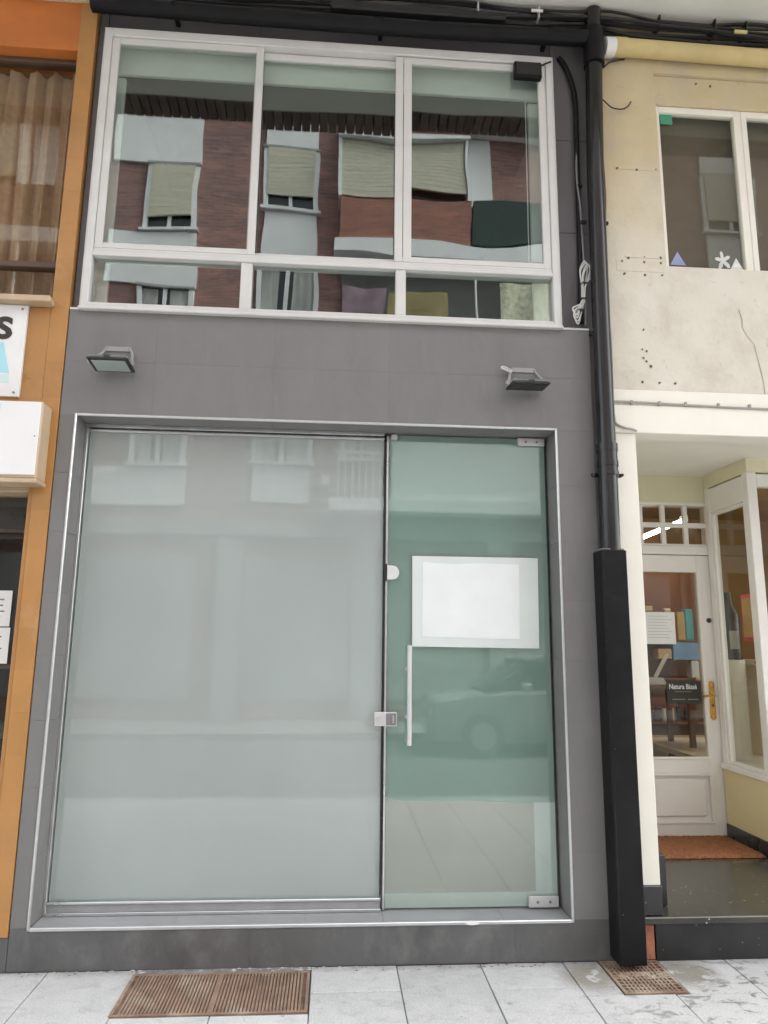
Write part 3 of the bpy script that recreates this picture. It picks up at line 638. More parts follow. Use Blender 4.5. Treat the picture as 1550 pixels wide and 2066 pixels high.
# black horizontal pipe under the soffit
bp = thing('eaves_pipe', 'black horizontal pipe running along the top of the grey shopfront', 'pipe', (0, -.08, 5.05))
tube('pipe', [(-1.47, -.075, 5.105), (-.6, -.075, 5.09), (.5, -.075, 5.085), (1.44, -.075, 5.10)], .046, 'black_satin', bp, 16)
for x in (-1.0, .2, 1.2): box('bracket', x-.012, x+.012, -.125, .03, 5.085, 5.11, 'black_satin', bp, .002)
box('ribbed_hose', -.1, .95, -.10, -.05, 5.175, 5.225, 'black_rubber', bp, .01)
cb = thing('cable_bundle', 'tangle of black cables strung along the wall under the soffit', 'cables', (0.5, -.05, 5.2))
for k in range(9):
    yy = -.025-.018*(k % 4); z0 = 5.215+.022*(k//2) if k < 8 else 5.19
    pts = []; x = -1.9
    while x < 5.0:
        pts.append((x, yy+rnd.uniform(-.012, .012), min(5.300, z0+rnd.uniform(-.018, .014)-(0.03 if x > 1.6 and k % 2 else 0)))); x += rnd.uniform(.22, .42)
    tube('cable', catmull(pts, 4), rnd.choice((.007, .009, .012)), 'cable_black', cb, 6)
for x in (-.9, .1, .78, 1.15, 1.9, 2.25, 2.45, 2.9): box('cable_tie', x-.004, x+.004, -.098, .0, 5.205, 5.285, 'cable_white' if x in (.78, 1.15) else 'cable_black', cb)
box('cable_tag', 1.10, 1.17, -.108, -.10, 5.235, 5.25, 'white_plastic', cb); box('cable_tag', 2.36, 2.44, -.11, -.10, 5.185, 5.205, 'gold_print', cb)

# ================================================================== cream building
cr = thing('cream_building', 'cream rendered building with a recessed white shop entrance', 'building', (2.8, .6, 0))
CX0 = 1.512
UX0, UZ0, UZ1 = 1.885, 3.670, 4.965
multi('upper_wall', [(CX0, UX0, 0, .3, 2.905, 5.32), (UX0, 5.2, 0, .3, 2.905, UZ0), (UX0, 5.2, 0, .3, UZ1, 5.32)], 'cream', cr)
box('shutter_box', UX0+.001, 5.2, .02, .3, 4.765, UZ1-.001, 'cream', cr, .003)
# window
cwn = grp('window', cr, (2.9, .05, UZ0))
for x0, x1 in ((UX0, 2.440), (2.442, 3.06), (3.062, 3.7)):
    s = .036
    for bb in ((x0, x0+s, .035, .075, UZ0, 4.764), (x1-s*1.3, x1, .035, .075, UZ0, 4.764), (x0+s, x1-s*1.3, .035, .075, 4.722, 4.764), (x0+s, x1-s*1.3, .035, .075, UZ0, UZ0+.025)):
        box('frame', *bb, 'cream_white', cwn, .003)
    box('glass_pane', x0+s-.003, x1-s*1.3+.003, .055, .060, UZ0+.02, 4.726, 'pane_plain', cwn)
box('blind', UX0+.01, 3.7, .12, .13, UZ0, 4.764, 'room_blind', cwn)
multi('room', [(UX0, 4, 1.6, 1.7, 3.3, 5.2), (UX0-.02, UX0, .3, 1.6, 3.3, 5.2), (UX0, 4, .3, 1.6, 5.1, 5.2), (UX0, 4, .3, 1.6, 3.3, 3.4), (3.98, 4, .3, 1.6, 3.4, 5.1)], 'shop_wall', cwn)
# pinned strips with screw holes
def strip(pts, label=None):
    (xa, za), (xb, zb) = pts[0], pts[-1]
    box('filler_strip', xa-.02, xb+.02, -.0035, .001, min(za, zb)-.006, max(za, zb)+.006, 'cream', cr, .001)
def hole(x, z, r=.008):
    pts_ = [(x+r*rnd.uniform(.6, 1.15)*math.cos(a), z+r*rnd.uniform(.6, 1.25)*math.sin(a)) for a in [k*math.pi/5 for k in range(10)]]
    prism('screw_hole', pts_, 'y', -.0042, .001, 'hole', cr)
strip([(1.625, 4.292), (1.862, 4.298)])
for x, z in ((1.621, 4.291), (1.74, 4.288), (1.858, 4.297), (1.66, 3.712), (1.755, 3.722), (1.852, 3.722), (1.62, 3.69), (1.752, 3.690), (1.852, 3.688), (1.63, 3.612), (1.753, 3.610), (1.855, 3.612), (1.70, 2.955), (1.80, 2.955), (1.89, 2.955),
             (1.715, 3.10), (1.735, 3.14), (1.71, 3.15), (1.73, 3.08), (1.755, 3.05), (1.725, 3.27), (2.15, 4.905), (2.24, 4.895)): hole(x, z, rnd.uniform(.005, .009))
strip([(1.66, 3.722), (1.852, 3.722)])
box('filler_patch', 1.585, 1.872, -.0025, .001, 3.63, 3.705, 'cream', cr, .001)
def crackv(pts, w):
    V, F = [], []
    for i, (x, z) in enumerate(pts):
        ww = w*rnd.uniform(.5, 1.3); V += [(x-ww, -.0015, z), (x+ww, -.0015, z)]
        if i: F.append((2*i-2, 2*i-1, 2*i+1, 2*i))
    return mesh_obj('crack', V, F, 'crack', cr)
crackv([(2.30, 3.42), (2.315, 3.36), (2.31, 3.31), (2.335, 3.26), (2.375, 3.21), (2.385, 3.14), (2.40, 3.05), (2.41, 2.98), (2.412, 2.91)], .0022)
# beam above entrance
box('beam', CX0, 5.2, -.012, .12, 2.815, 2.9045, 'cream_white', cr, .004)
box('beam', CX0, 5.2, -.018, .12, 2.652, 2.8145, 'cream_white', cr, .004)
bc = tube('clipped_cable', catmull([(1.52, -.022, 2.829), (1.8, -.022, 2.824), (2.2, -.022, 2.815), (2.7, -.022, 2.81), (3.2, -.022, 2.806)], 4), .0065, 'cable_grey', cr, 6)
for x in (1.62, 1.78, 1.93, 2.12, 2.3): box('cable_clip', x-.006, x+.006, -.031, -.017, 2.812, 2.836, 'cable_grey', bc)
tube('clipped_cable', catmull([(1.518, -.016, 2.83), (1.520, -.02, 2.74), (1.528, -.024, 2.70), (1.57, -.026, 2.678), (1.615, -.03, 2.668), (1.64, -.026, 2.660)], 5), .006, 'cable_grey', cr, 6)
# recess
box('recess_soffit', CX0, 5.2, .121, 1.55, 2.762, 2.80, 'cream_white', cr)
box('pilaster', CX0, 1.640, -.008, .119, .338, 2.651, 'cream_white', cr, .003)
box('pilaster', CX0, 1.668, .1215, 1.37, .445, 2.761, 'cream_white', cr, .003)
box('plinth', CX0+.0, 1.645, -.014, .10, .203, .337, 'granite_black', cr, .003)
box('plinth', 1.53, 1.728, .115, 1.36, .203, .444, 'granite_black', cr, .003)
box('step', 1.512, 5.2, -.030, 2.0, .165, .2, 'granite', cr, .005)
box('step_riser', 1.60, 5.2, -.012, .3, 0, .1645, 'granite_black', cr, .002)
box('exposed_brick', 1.512, 1.598, -.008, .2, .002, .163, 'brick_raw', cr, .006)
# back wall, door, transom
BY = 1.38
multi('back_wall', [(CX0, 1.76, BY, 1.55, .2, 2.761), (1.76, 2.83, BY-.004, 1.55, 2.560, 2.761)], 'pale_yellow', cr)
sd = grp('shop_door', cr, (2.3, BY, .2))
for bb in ((1.76, 1.83, BY-.012, BY+.10, .202, 2.5595), (2.775, 2.832, BY-.012, BY+.10, .202, 2.5595), (1.83, 2.775, BY-.012, BY+.10, 2.535, 2.5595), (1.83, 2.775, BY-.010, BY+.10, 2.165, 2.232)):
    box('door_frame', *bb, 'door_white', sd, .004)
for x in (2.09, 2.265, 2.437, 2.609): box('muntin', x-.017, x+.017, BY+.0, BY+.03, 2.2325, 2.5345, 'door_white', sd, .003)
box('muntin', 1.83, 2.775, BY-.003, BY+.033, 2.368, 2.404, 'door_white', sd, .003)
box('muntin', 1.83, 2.775, BY-.001, BY+.032, 2.2325, 2.245, 'door_white', sd, .002)
box('glass_pane', 1.83, 2.775, BY+.036, BY+.041, 2.233, 2.534, 'pane_plain', sd)
for bb in ((1.835, 1.93, BY+.0, BY+.045, .21, 2.160), (2.665, 2.770, BY+.0, BY+.045, .21, 2.160), (1.93, 2.665, BY+.0, BY+.045, 2.035, 2.160), (1.93, 2.665, BY+.0, BY+.045, .62, .723), (1.93, 2.665, BY+.0, BY+.045, .21, .30), (1.93, 2.665, BY+.022, BY+.045, .30, .62)):
    box('door_leaf', *bb, 'door_white', sd, .003)
box('door_panel', 1.965, 2.63, BY+.006, BY+.0215, .335, .585, 'door_white', sd, .008)
for bb in ((1.93, 2.665, BY-.008, BY-.0005, .715, .735), (1.93, 2.68, BY-.008, BY-.0005, .290, .306), (1.93, 2.68, BY-.008, BY-.0005, .606, .622), (2.66, 2.676, BY-.008, BY-.0005, .3065, .6055)):
    box('moulding', *bb, 'door_white', sd, .003)
box('glass_pane', 1.925, 2.67, BY+.018, BY+.023, .718, 2.04, 'pane_plain', sd)
disc('keyhole', 2.733, BY-.006, 1.685, .018, .007, 'bottle_dark', sd, 16)
hp = [(2.715+.0+.020*math.cos(a), (1.235 if a < math.pi else 1.005)+.02*math.sin(a)) for a in [math.pi*k/8 for k in range(17)]]
hpl = prism('handle_plate', hp, 'y', BY-.010, BY-.0005, 'brass', sd)
tube('lever', catmull([(2.718, BY-.008, 1.155), (2.718, BY-.045, 1.155), (2.69, BY-.052, 1.158), (2.63, BY-.05, 1.150)], 5), .0075, 'brass', hpl, 8)
disc('key_slot', 2.715, BY-.012, 1.085, .008, .003, 'bottle_dark', hpl, 8)
# showcase on the right of the recess
SX, SY = 2.757, 0.80
sc_ = grp('showcase', cr, (3.3, 1.0, .2))
box('dado', SX, SX+.06, SY+.0, BY-.013, .296, .66, 'yellow_paint', sc_)
box('dado', SX+.0605, 4.6, SY+.0, SY+.06, .296, .66, 'yellow_paint', sc_)
box('skirting', SX-.008, SX+.05, SY-.008, BY-.013, .2025, .295, 'bottle_dark', sc_, .003)
box('skirting', SX+.051, 4.6, SY-.008, SY+.05, .2025, .295, 'bottle_dark', sc_, .003)
box('sill', SX-.02, SX+.08, SY-.02, BY-.013, .661, .70, 'door_white', sc_, .005)
box('sill', SX+.081, 4.6, SY-.02, SY+.08, .661, .70, 'door_white', sc_, .005)
box('post', SX-.002, SX+.065, SY-.002, SY+.065, .701, 2.66, 'door_white', sc_, .004)
box('post', SX, SX+.055, BY-.075, BY-.014, .701, 2.66, 'door_white', sc_, .004)
box('head', SX, SX+.055, SY+.0655, BY-.0755, 2.47, 2.648, 'door_white', sc_, .004)
box('head', SX+.0655, 4.6, SY, SY+.055, 2.56, 2.648, 'door_white', sc_, .004)
for bb in ((SX+.008, SX+.048, SY+.066, SY+.09, .7005, 2.469), (SX+.008, SX+.048, BY-.10, BY-.0755, .7005, 2.469), (SX+.008, SX+.048, SY+.0905, BY-.1005, .7005, .722), (SX+.008, SX+.048, SY+.0905, BY-.1005, 2.448, 2.469)):
    box('bead', *bb, 'door_white', sc_, .003)
box('glass_pane', SX+.025, SX+.031, SY+.08, BY-.09, .71, 2.46, 'pane_plain', sc_)
box('glass_pane', SX+.07, 4.6, SY+.025, SY+.031, .705, 2.558, 'pane_plain', sc_)
for y in (.93, 1.08): pass
box('upper_band', SX+.004, SX+.05, SY+.004, BY-.0045, 2.661, 2.761, 'pale_yellow', sc_)
box('upper_band', SX+.0505, 4.6, SY+.004, SY+.05, 2.661, 2.761, 'pale_yellow', sc_)
box('display_floor', SX+.06, 4.6, SY+.06, 3.0, .62, .66, 'cream_white', sc_)
box('display_back', 3.35, 3.38, SY+.07, 2.6, .661, 1.40, 'cream_white', sc_)
box('display_rail', 3.30, 3.349, SY+.07, 2.6, 1.36, 1.40, 'door_white', sc_)
for y in (1.0, 1.35, 1.7, 2.05, 2.4): box('rail_clip', 3.285, 3.2995, y-.06, y+.06, 1.37, 1.39, 'bottle_dark', sc_)
# interior of the cream shop
si = grp('shop_interior', cr, (3.5, 3.2, .2))
multi('room_wall', [(1.5, 6.5, 5.0, 5.1, .2, 3.1), (1.40, 1.5, 1.56, 5.0, .2, 3.1), (6.5, 6.6, 1.56, 5.0, .2, 3.1), (1.5, 6.5, 1.56, 5.0, 3.1, 3.2)], 'shop_wall', si)
box('room_floor', 1.5, 6.5, 1.56, 5.0, .15, .2, 'wood', si)
box('cabinet', 2.75, 4.0, 3.9, 4.3, .205, 2.45, 'wood', si, .01)
for z in (.75, 1.18, 1.56): box('shelf', 2.6, 4.05, 3.45, 3.899, z-.02, z, 'wood', si, .003)
tbl = thing('ceiling_tube', 'lit white fluorescent tube on the ceiling inside the cream shop', 'lamp', (3.3, 3.3, 2.7))
tube('tube', [(2.62, 2.35, 2.405), (3.676, 3.5, 2.811)], .020, 'tube', tbl, 12)
box('end_cap', 3.66, 3.72, 3.47, 3.55, 2.80, 2.86, 'white_plastic', tbl, .004)
tube('hanger', [(3.68, 3.5, 2.85), (3.68, 3.5, 3.1)], .006, 'white_plastic', tbl, 6)
tube('hanger', [(2.80, 2.55, 2.49), (2.80, 2.55, 3.1)], .006, 'white_plastic', tbl, 6)

# goods seen through the shop door
def goods(name, label, cat, *bb, mat, b=.004, cap=None):
    o = thing(name, label, cat, ((bb[0]+bb[1])/2, (bb[2]+bb[3])/2, bb[4]), 'goods on the shelves behind the shop door')
    box('body', *bb, mat, o, b)
    if cap: box('lid', bb[0]+.004, bb[1]-.004, bb[2]+.004, bb[3]-.004, bb[5]+.0005, bb[5]+cap[0], cap[1], o, .003)
    return o
goods('card_box', 'tall teal box standing on the shelf behind the door glass', 'box', 3.66, 3.74, 3.55, 3.65, 1.56, 1.86, mat='teal', cap=(.02, 'teal'))
goods('card_box', 'tall tan box beside the teal box on the shelf', 'box', 3.57, 3.65, 3.55, 3.65, 1.56, 1.83, mat='tan', cap=(.02, 'tan'))
goods('card_box', 'small tan box standing alone left of the taller boxes', 'box', 3.44, 3.51, 3.55, 3.62, 1.66, 1.87, mat='tan', cap=(.012, 'cream_white'))
goods('card_box', 'wide blue box lying under the teal box', 'box', 3.46, 3.76, 3.45, 3.60, 1.36, 1.535, mat='blue_card', cap=(.003, 'blue_card'))
goods('card_box', 'flat tan box left of the wide blue box', 'box', 3.30, 3.44, 3.45, 3.58, 1.37, 1.46, mat='tan', cap=(.01, 'tan'))
goods('card_box', 'stack of small white and pink boxes by the door edge', 'box', 3.64, 3.72, 3.45, 3.55, 1.18, 1.35, mat='paper_dim', cap=(.02, 'pink_card'))
goods('card_box', 'small pink box on the lower shelf by the black sign', 'box', 3.645, 3.725, 3.40, 3.449, 1.06, 1.17, mat='pink_card', cap=(.02, 'tan'))
goods('product_bottle', 'grey bottle with tan cap on the top shelf', 'bottle', 3.26, 3.34, 3.6, 3.66, 1.80, 1.86, mat='bottle_dark', cap=(.05, 'tan'))
goods('counter', 'low tan counter seen through the bottom of the door glass', 'counter', 2.75, 3.70, 3.05, 3.35, .48, .62, mat='tan', cap=(.02, 'tan'))
for k in range(9):
    xb = 3.02+.075*k; hb = rnd.uniform(.09, .16)
    o = thing('product_bottle', '%s small bottle from the left on the lower shelf behind the door' % ('first', 'second', 'third', 'fourth', 'fifth', 'sixth', 'seventh', 'eighth', 'ninth')[k], 'bottle', (xb, 3.60, .75), 'row of small bottles on the lower shelf')
    tube('bottle_body', [(xb, 3.60, .751), (xb, 3.60, .75+hb), (xb, 3.60, .76+hb)], [.026, .026, .012], rnd.choice(('tan', 'paper_dim', 'bottle_dark', 'paper_dim')), o, 10)
    tube('cap', [(xb, 3.60, .7605+hb), (xb, 3.60, .785+hb)], .013, 'bottle_dark', o, 8)
lam = thing('desk_lamp', 'white desk lamp with a slanted arm behind the door glass', 'lamp', (2.75, 2.5, 1.1))
tube('base', [(2.78, 2.5, 1.175), (2.78, 2.5, 1.225)], [.13, .10], 'paper_dim', lam, 20)
tube('arm', [(2.82, 2.5, 1.23), (2.95, 2.52, 1.43)], .017, 'white_plastic', lam, 8)
dtb = thing('display_table', 'dark table carrying the white desk lamp inside the shop', 'table', (2.7, 2.5, .2))
box('top', 2.3, 3.1, 2.3, 2.8, 1.14, 1.174, 'wood', dtb, .004)
for x in (2.34, 3.04):
    for y in (2.34, 2.74): box('leg', x-.02, x+.02, y-.02, y+.02, .2, 1.14, 'wood', dtb)
bt = thing('tall_bottle', 'tall dark bottle standing inside the side showcase window', 'bottle', (3.22, 1.6, .66))
tube('bottle_body', [(3.10, 1.75, 1.4), (3.10, 1.75, 1.75), (3.10, 1.75, 1.82), (3.10, 1.75, 1.92)], [.075, .075, .03, .028], 'bottle_dark', bt, 16)
box('bottle_label', 3.05, 3.12, 1.672, 1.676, 1.48, 1.62, 'cable_grey', bt)
tube('stand', [(3.10, 1.75, .66), (3.10, 1.75, 1.399)], .09, 'cream_white', bt, 16)
pc = thing('picture_frame', 'small red framed picture on the ochre wall in the showcase', 'picture', (3.6, 2.3, 1.6))
box('frame', 3.62, 3.64, 2.15, 2.45, 1.55, 1.95, 'pink_card', pc, .003); box('picture', 3.612, 3.6195, 2.18, 2.42, 1.58, 1.92, 'tan', pc)
# notices and sign on the door glass
def sheet(label, x0, x1, z0, z1, mat, y=BY+.0165, lines=True):
    o = thing('door_notice', label, 'notice', ((x0+x1)/2, y, z0)); box('sheet', x0, x1, y-.0012, y, z0, z1, mat, o)
    if lines:
        zz = z1-.03; L = []
        while zz > z0+.03: L.append((x0+.02, x1-.02-rnd.random()*.04, y-.0019, y-.0013, zz-.0012, zz+.0012)); zz -= .022
        multi('print_lines', L, 'cable_grey', o)
    return o
sheet('white paper notice in the middle of the shop door glass', 2.262, 2.486, 1.512, 1.742, 'paper')
sheet('tall narrow white poster at the left edge of the shop door glass', 2.10, 2.258, 1.34, 1.93, 'paper_dim', BY+.0135, False)
sg = thing('shop_sign', 'small black sign with white lettering on the shop door glass', 'sign', (2.53, BY, 1.095))
box('board', 2.39, 2.648, BY+.010, BY+.0145, 1.095, 1.258, 'black_print', sg, .002)
text_mesh('lettering', 'Natura Bissé', .050, (2.408, BY+.0095, 1.197), 'white_plastic', sg, .0006, .0003, .80)
multi('small_print', [(2.450+.018*k, 2.463+.018*k, BY+.0088, BY+.0095, 1.176, 1.180) for k in range(7)]+[(2.43+.016*k, 2.443+.016*k, BY+.0088, BY+.0095, 1.122, 1.128) for k in range(12) if k != 6], 'cable_grey', sg)
# doormat
dm = thing('doormat', 'orange brown coir doormat in front of the white shop door', 'doormat', (2.35, 1.12, .2))
def mat_mesh():
    V, F = [], []; nx, ny = 46, 30
    for j in range(ny+1):
        for i in range(nx+1):
            x = 1.99+(2.738-1.99)*i/nx; y = .90+.46*j/ny
            e = (i in (0, nx)) or (j in (0, ny))
            V.append((x+(rnd.uniform(-.006, .006) if e else 0), y+(rnd.uniform(-.008, .004) if e else 0), .203 if e else .222+rnd.uniform(-.003, .003)))
    for j in range(ny):
        for i in range(nx): a = j*(nx+1)+i; F.append((a, a+1, a+nx+2, a+nx+1))
    return V, F
V, F = mat_mesh(); mesh_obj('pile', V, F, 'coir', dm)
box('backing', 2.0, 2.73, .91, 1.35, .2005, .2025, 'black_rubber', dm)

# stickers on the cream window
y = .0538
st = tag(box('green_sticker', 1.935, 2.010, y-.001, y, 4.655, 4.722, 'green_sticker'), 'green rectangular sticker in the top corner of the cream window', 'sticker')
def tri(name, xc, z0, w, h, mat, label):
    o = thing(name, label, 'sticker', (xc, y, z0))
    prism('triangle', [(xc-w/2, z0), (xc+w/2, z0), (xc, z0+h)], 'y', y-.001, y, mat, o)
    prism('triangle_centre', [(xc-w*.3, z0+h*.22), (xc+w*.3, z0+h*.22), (xc+w*.12, z0+h*.55), (xc-w*.12, z0+h*.55)], 'y', y-.0018, y-.0011, 'blue_sticker' if mat == 'blue_sticker' else 'white_plastic', o)
tri('triangle_sticker', 1.985, 3.715, .095, .085, 'blue_sticker', 'blue triangular alarm sticker low in the cream window')
tri('triangle_sticker', 2.345, 3.700, .085, .078, 'white_sticker', 'white triangular sticker in the lower right of the cream window')
fg = []
for k in range(26):
    a = 2*math.pi*k/26; r = .060*(0.25+0.75*abs(math.sin(2.5*a+.4))**1.6)*(1 if math.sin(a) > -.3 else 1.15)
    fg.append((2.262+r*math.cos(a)*.85, 3.760+r*math.sin(a)))
st2 = tag(prism('flower_sticker', fg, 'y', y-.001, y, 'white_sticker'), 'white splayed figure shaped sticker beside the white triangle sticker', 'sticker')

# yellow pipe along the top of the cream wall
yp = thing('yellow_pipe', 'yellow painted horizontal pipe with a white coupling on the cream wall', 'pipe', (2.8, -.06, 5.04))
tube('pipe', [(1.60, -.055, 5.078), (3.0, -.055, 5.062), (4.8, -.055, 5.05)], .050, 'cream_yellow', yp, 20)
tube('coupling', [(1.555, -.06, 5.062), (1.615, -.058, 5.066)], .056, 'white_plastic', yp, 20)
tube('coupling', [(1.616, -.056, 5.074), (1.69, -.056, 5.074)], .0545, 'cream_yellow', yp, 20)
for x in (2.9, 3.9): tube('pipe_clip', [(x-.012, -.055, 5.062), (x+.012, -.055, 5.062)], .0535, 'cream_yellow', yp, 20)

# ================================================================== orange building
ob = thing('orange_building', 'orange tiled shop building with a curtained window and white signs', 'building', (-2.6, .2, 0))
OXR = GX0-.004
colz = [0.15+.2*k for k in range(13)]
def ot(x0, x1, y0, y1, z0, z1, mat='orange'): box('tile', x0+.0006, x1-.0006, y0, y1, z0+.0006, z1-.0006, mat, ob, .0004)
box('column_core', -1.548, OXR-.001, -.0054, .35, .15, 5.20, 'orange', ob)
zz = .15
while zz < 2.72: ot(-1.552, OXR, -.006, .0035, zz, zz+.2); zz += .2
while zz < 5.15: ot(-1.552, OXR, -.006, .0035, zz, min(zz+.2, 5.19)); zz += .2
box('base_plinth', -6, GX0-.002, -.002, .35, 0, .148, 'slate_base', ob, .002)
box('lintel', -6, -1.553, .004, .35, 4.86, 5.20, 'orange_dark', ob, .003)
box('lintel', -6, OXR, -.03, .35, 5.1905, 5.318, 'soffit', ob, .004)
box('rough_edge', -6, OXR, -.022, .004, 5.175, 5.19, 'cream', ob, .004)
box('fascia_core', -6, -1.553, -.0034, .35, 2.30, 3.252, 'orange', ob)
x = -1.553
while x > -3.4:
    for k in range(4): ot(x-.35, x, -.004, .0055, 2.53+.2*k-.08, 2.53+.2*(k+1)-.08)
    x -= .35
box('window_ledge', -6, -1.535, -.075, .10, 3.255, 3.290, 'beige_metal', ob, .004)
ow = grp('window', ob, (-2.2, .1, 3.3))
box('frame', -6, -1.560, .07, .13, 3.525, 3.560, 'brown_metal', ow, .003)
box('frame', -6, -1.560, .075, .14, 4.83, 4.859, 'brown_metal', ow, .003)
box('frame', -6, -1.560, .07, .13, 3.291, 3.306, 'beige_metal', ow, .003)
box('glass_pane', -3.4, -1.560, .100, .105, 3.56, 4.83, 'pane_plain', ow)
box('glass_pane', -3.4, -1.560, .100, .105, 3.306, 3.525, 'pane_plain', ow)
def curtain(x0, x1, y, z0, z1, n, amp, flare):
    V, F = [], []; m = 90; k = 20
    for j in range(k+1):
        tz = j/k; z = z1+(z0-z1)*tz
        for i in range(m+1):
            s = i/m; x = x0+(x1-x0)*s+flare*tz*tz*(1-s)
            V.append((x, y+amp*(math.sin(2*math.pi*n*s+.8*math.sin(3*tz))+.4*math.sin(2*math.pi*n*2.3*s+1+tz)), z))
    for j in range(k):
        for i in range(m): a = j*(m+1)+i; F.append((a, a+m+1, a+m+2, a+1))
    return mesh_obj('curtain', V, F, 'curtain', ow, True)
curtain(-2.55, -1.58, .175, 3.34, 4.83, 8, .028, .06)
curtain(-3.6, -2.60, .185, 3.34, 4.83, 8, .028, 0)
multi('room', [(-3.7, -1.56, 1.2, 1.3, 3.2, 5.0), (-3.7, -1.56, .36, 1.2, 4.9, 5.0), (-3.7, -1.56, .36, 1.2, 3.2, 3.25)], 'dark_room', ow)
# lower shop window
lw_ = grp('shop_window', ob, (-2.2, .2, .15))
box('jamb', -1.575, -1.5525, .002, .22, .15, 2.285, 'orange', lw_, .003)
box('head_trim', -6, -1.5765, .03, .20, 2.245, 2.285, 'beige_metal', lw_, .003)
box('glass_pane', -3.4, -1.576, .15, .156, .2, 2.245, 'pane_plain', lw_)
box('frame', -3.4, -1.576, .13, .18, .15, .2, 'brown_metal', lw_, .003)
for z in (2.06, 1.36, 1.02): box('glazing_bar', -3.4, -1.576, .157, .18, z-.012, z+.012, 'brown_metal', lw_, .003)
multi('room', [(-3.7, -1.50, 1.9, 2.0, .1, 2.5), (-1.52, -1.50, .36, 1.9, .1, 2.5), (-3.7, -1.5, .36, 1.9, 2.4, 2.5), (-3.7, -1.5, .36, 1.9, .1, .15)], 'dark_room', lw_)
box('shutter_box', -3.4, -1.58, .2, .34, 2.02, 2.28, 'bottle_dark', lw_, .004)

# signs on the orange shop
sgn = thing('fascia_sign', 'flat white sign with a black letter and light blue shape on orange fascia', 'sign', (-2.3, -.02, 2.74))
box('board', -3.0, -1.664, -.024, -.0045, 2.740, 3.252, 'white_plastic', sgn, .002)
for xx, z in ((-1.690, 3.228), (-1.690, 2.762)): disc('screw', xx, -.028, z, .006, .004, 'flood_grey', sgn, 8)
text_mesh('letter', 'S', .165, (-1.818, -.0245, 3.062), 'black_print', sgn, .006, .004, 1.15)
prism('blue_shape', [(-2.0, 3.04), (-1.770, 3.04), (-1.724, 2.868), (-2.0, 2.862)], 'y', -.0255, -.0245, 'light_blue', sgn)
prism('pale_shape', [(-2.0, 2.856), (-1.728, 2.862), (-1.720, 2.815), (-2.0, 2.805)], 'y', -.0255, -.0245, 'pale_blue', sgn)
lb = thing('light_box', 'white box sign projecting from the orange shop under the flat sign', 'sign', (-2.3, -.08, 2.28))
box('body', -3.2, -1.492, -.125, -.0065, 2.285, 2.685, 'beige_metal', lb, .006)
box('face', -3.19, -1.498, -.132, -.1255, 2.300, 2.680, 'white_plastic', lb, .004)
box('lower_trim', -3.2, -1.487, -.130, -.0065, 2.262, 2.2845, 'beige_metal', lb, .004)
prism('blue_shape', [(-2.1, 2.672), (-1.690, 2.672), (-1.712, 2.49), (-2.1, 2.48)], 'y', -.1335, -.1325, 'pale_blue', lb)
for xx, z in ((-1.515, 2.50), (-1.70, 2.43)): disc('screw', xx, -.135, z, .004, .003, 'flood_grey', lb, 8)
def paper(label, x0, x1, z0, z1, mat, rows):
    yy = .1455
    o = thing('window_paper', label, 'notice', ((x0+x1)/2, yy, z0)); box('sheet', x0, x1, yy-.001, yy, z0, z1, mat, o)
    L = [(x1-.14+.01*rnd.random(), x1-.03-.02*rnd.random(), yy-.0018, yy-.0012, z1-.05-.03*k, z1-.042-.03*k) for k in range(rows)]
    multi('print_lines', L, 'grey_print', o)
paper('white printed paper taped to the dark window beside the orange column', -2.1, -1.662, 1.562, 1.745, 'paper', 4)
paper('second white paper just below the first on the dark window', -2.1, -1.655, 1.375, 1.556, 'paper', 4)
paper('pale green poster above the papers in the dark window', -2.1, -1.765, 1.75, 1.96, 'film_pale', 3)

# ================================================================== grates in the pavement
def grate(label, x0, x1, y0, y1, panels, nb, cross=0):
    g = thing('drain_grate', label, 'grate', ((x0+x1)/2, (y0+y1)/2, 0))
    multi('pit', [(x0, x1, y0, y1, -.027, -.0065)], 'pit', g)
    fwid = .014
    multi('frame', [(x0, x1, y1-fwid, y1, -.021, .003), (x0, x1, y0, y0+fwid, -.021, .003), (x0, x0+fwid, y0+fwid, y1-fwid, -.021, .003), (x1-fwid, x1, y0+fwid, y1-fwid, -.021, .003)], 'rust', g)
    pw = (x1-x0-2*fwid)/panels
    for p in range(panels):
        a = x0+fwid+pw*p
        if p: box('divider', a-.013, a+.013, y0+fwid, y1-fwid, -.021, .0045, 'rust', g, .002)
        for k in range(nb):
            xc = a+.014+(pw-.028)*(k+.5)/nb
            box('bar', xc-.0046, xc+.0046, y0+fwid, y1-fwid, -.021, .0015+rnd.uniform(-.0008, .0008), 'rust', g)
    for k in range(cross):
        yc = y0+fwid+(y1-y0-2*fwid)*(k+.5)/cross
        box('cross_bar', x0+fwid, x1-fwid, yc-.0045, yc+.0045, -.021, .0005, 'rust', g)
    return g
grate('wide rusty double grate set in the pavement below the frosted pane', -0.872, -0.069, -0.418, -0.048, 2, 24)
grate('small rusty square grate at the foot of the drainpipe', 1.312, 1.598, -0.328, -0.006, 1, 12, 10)

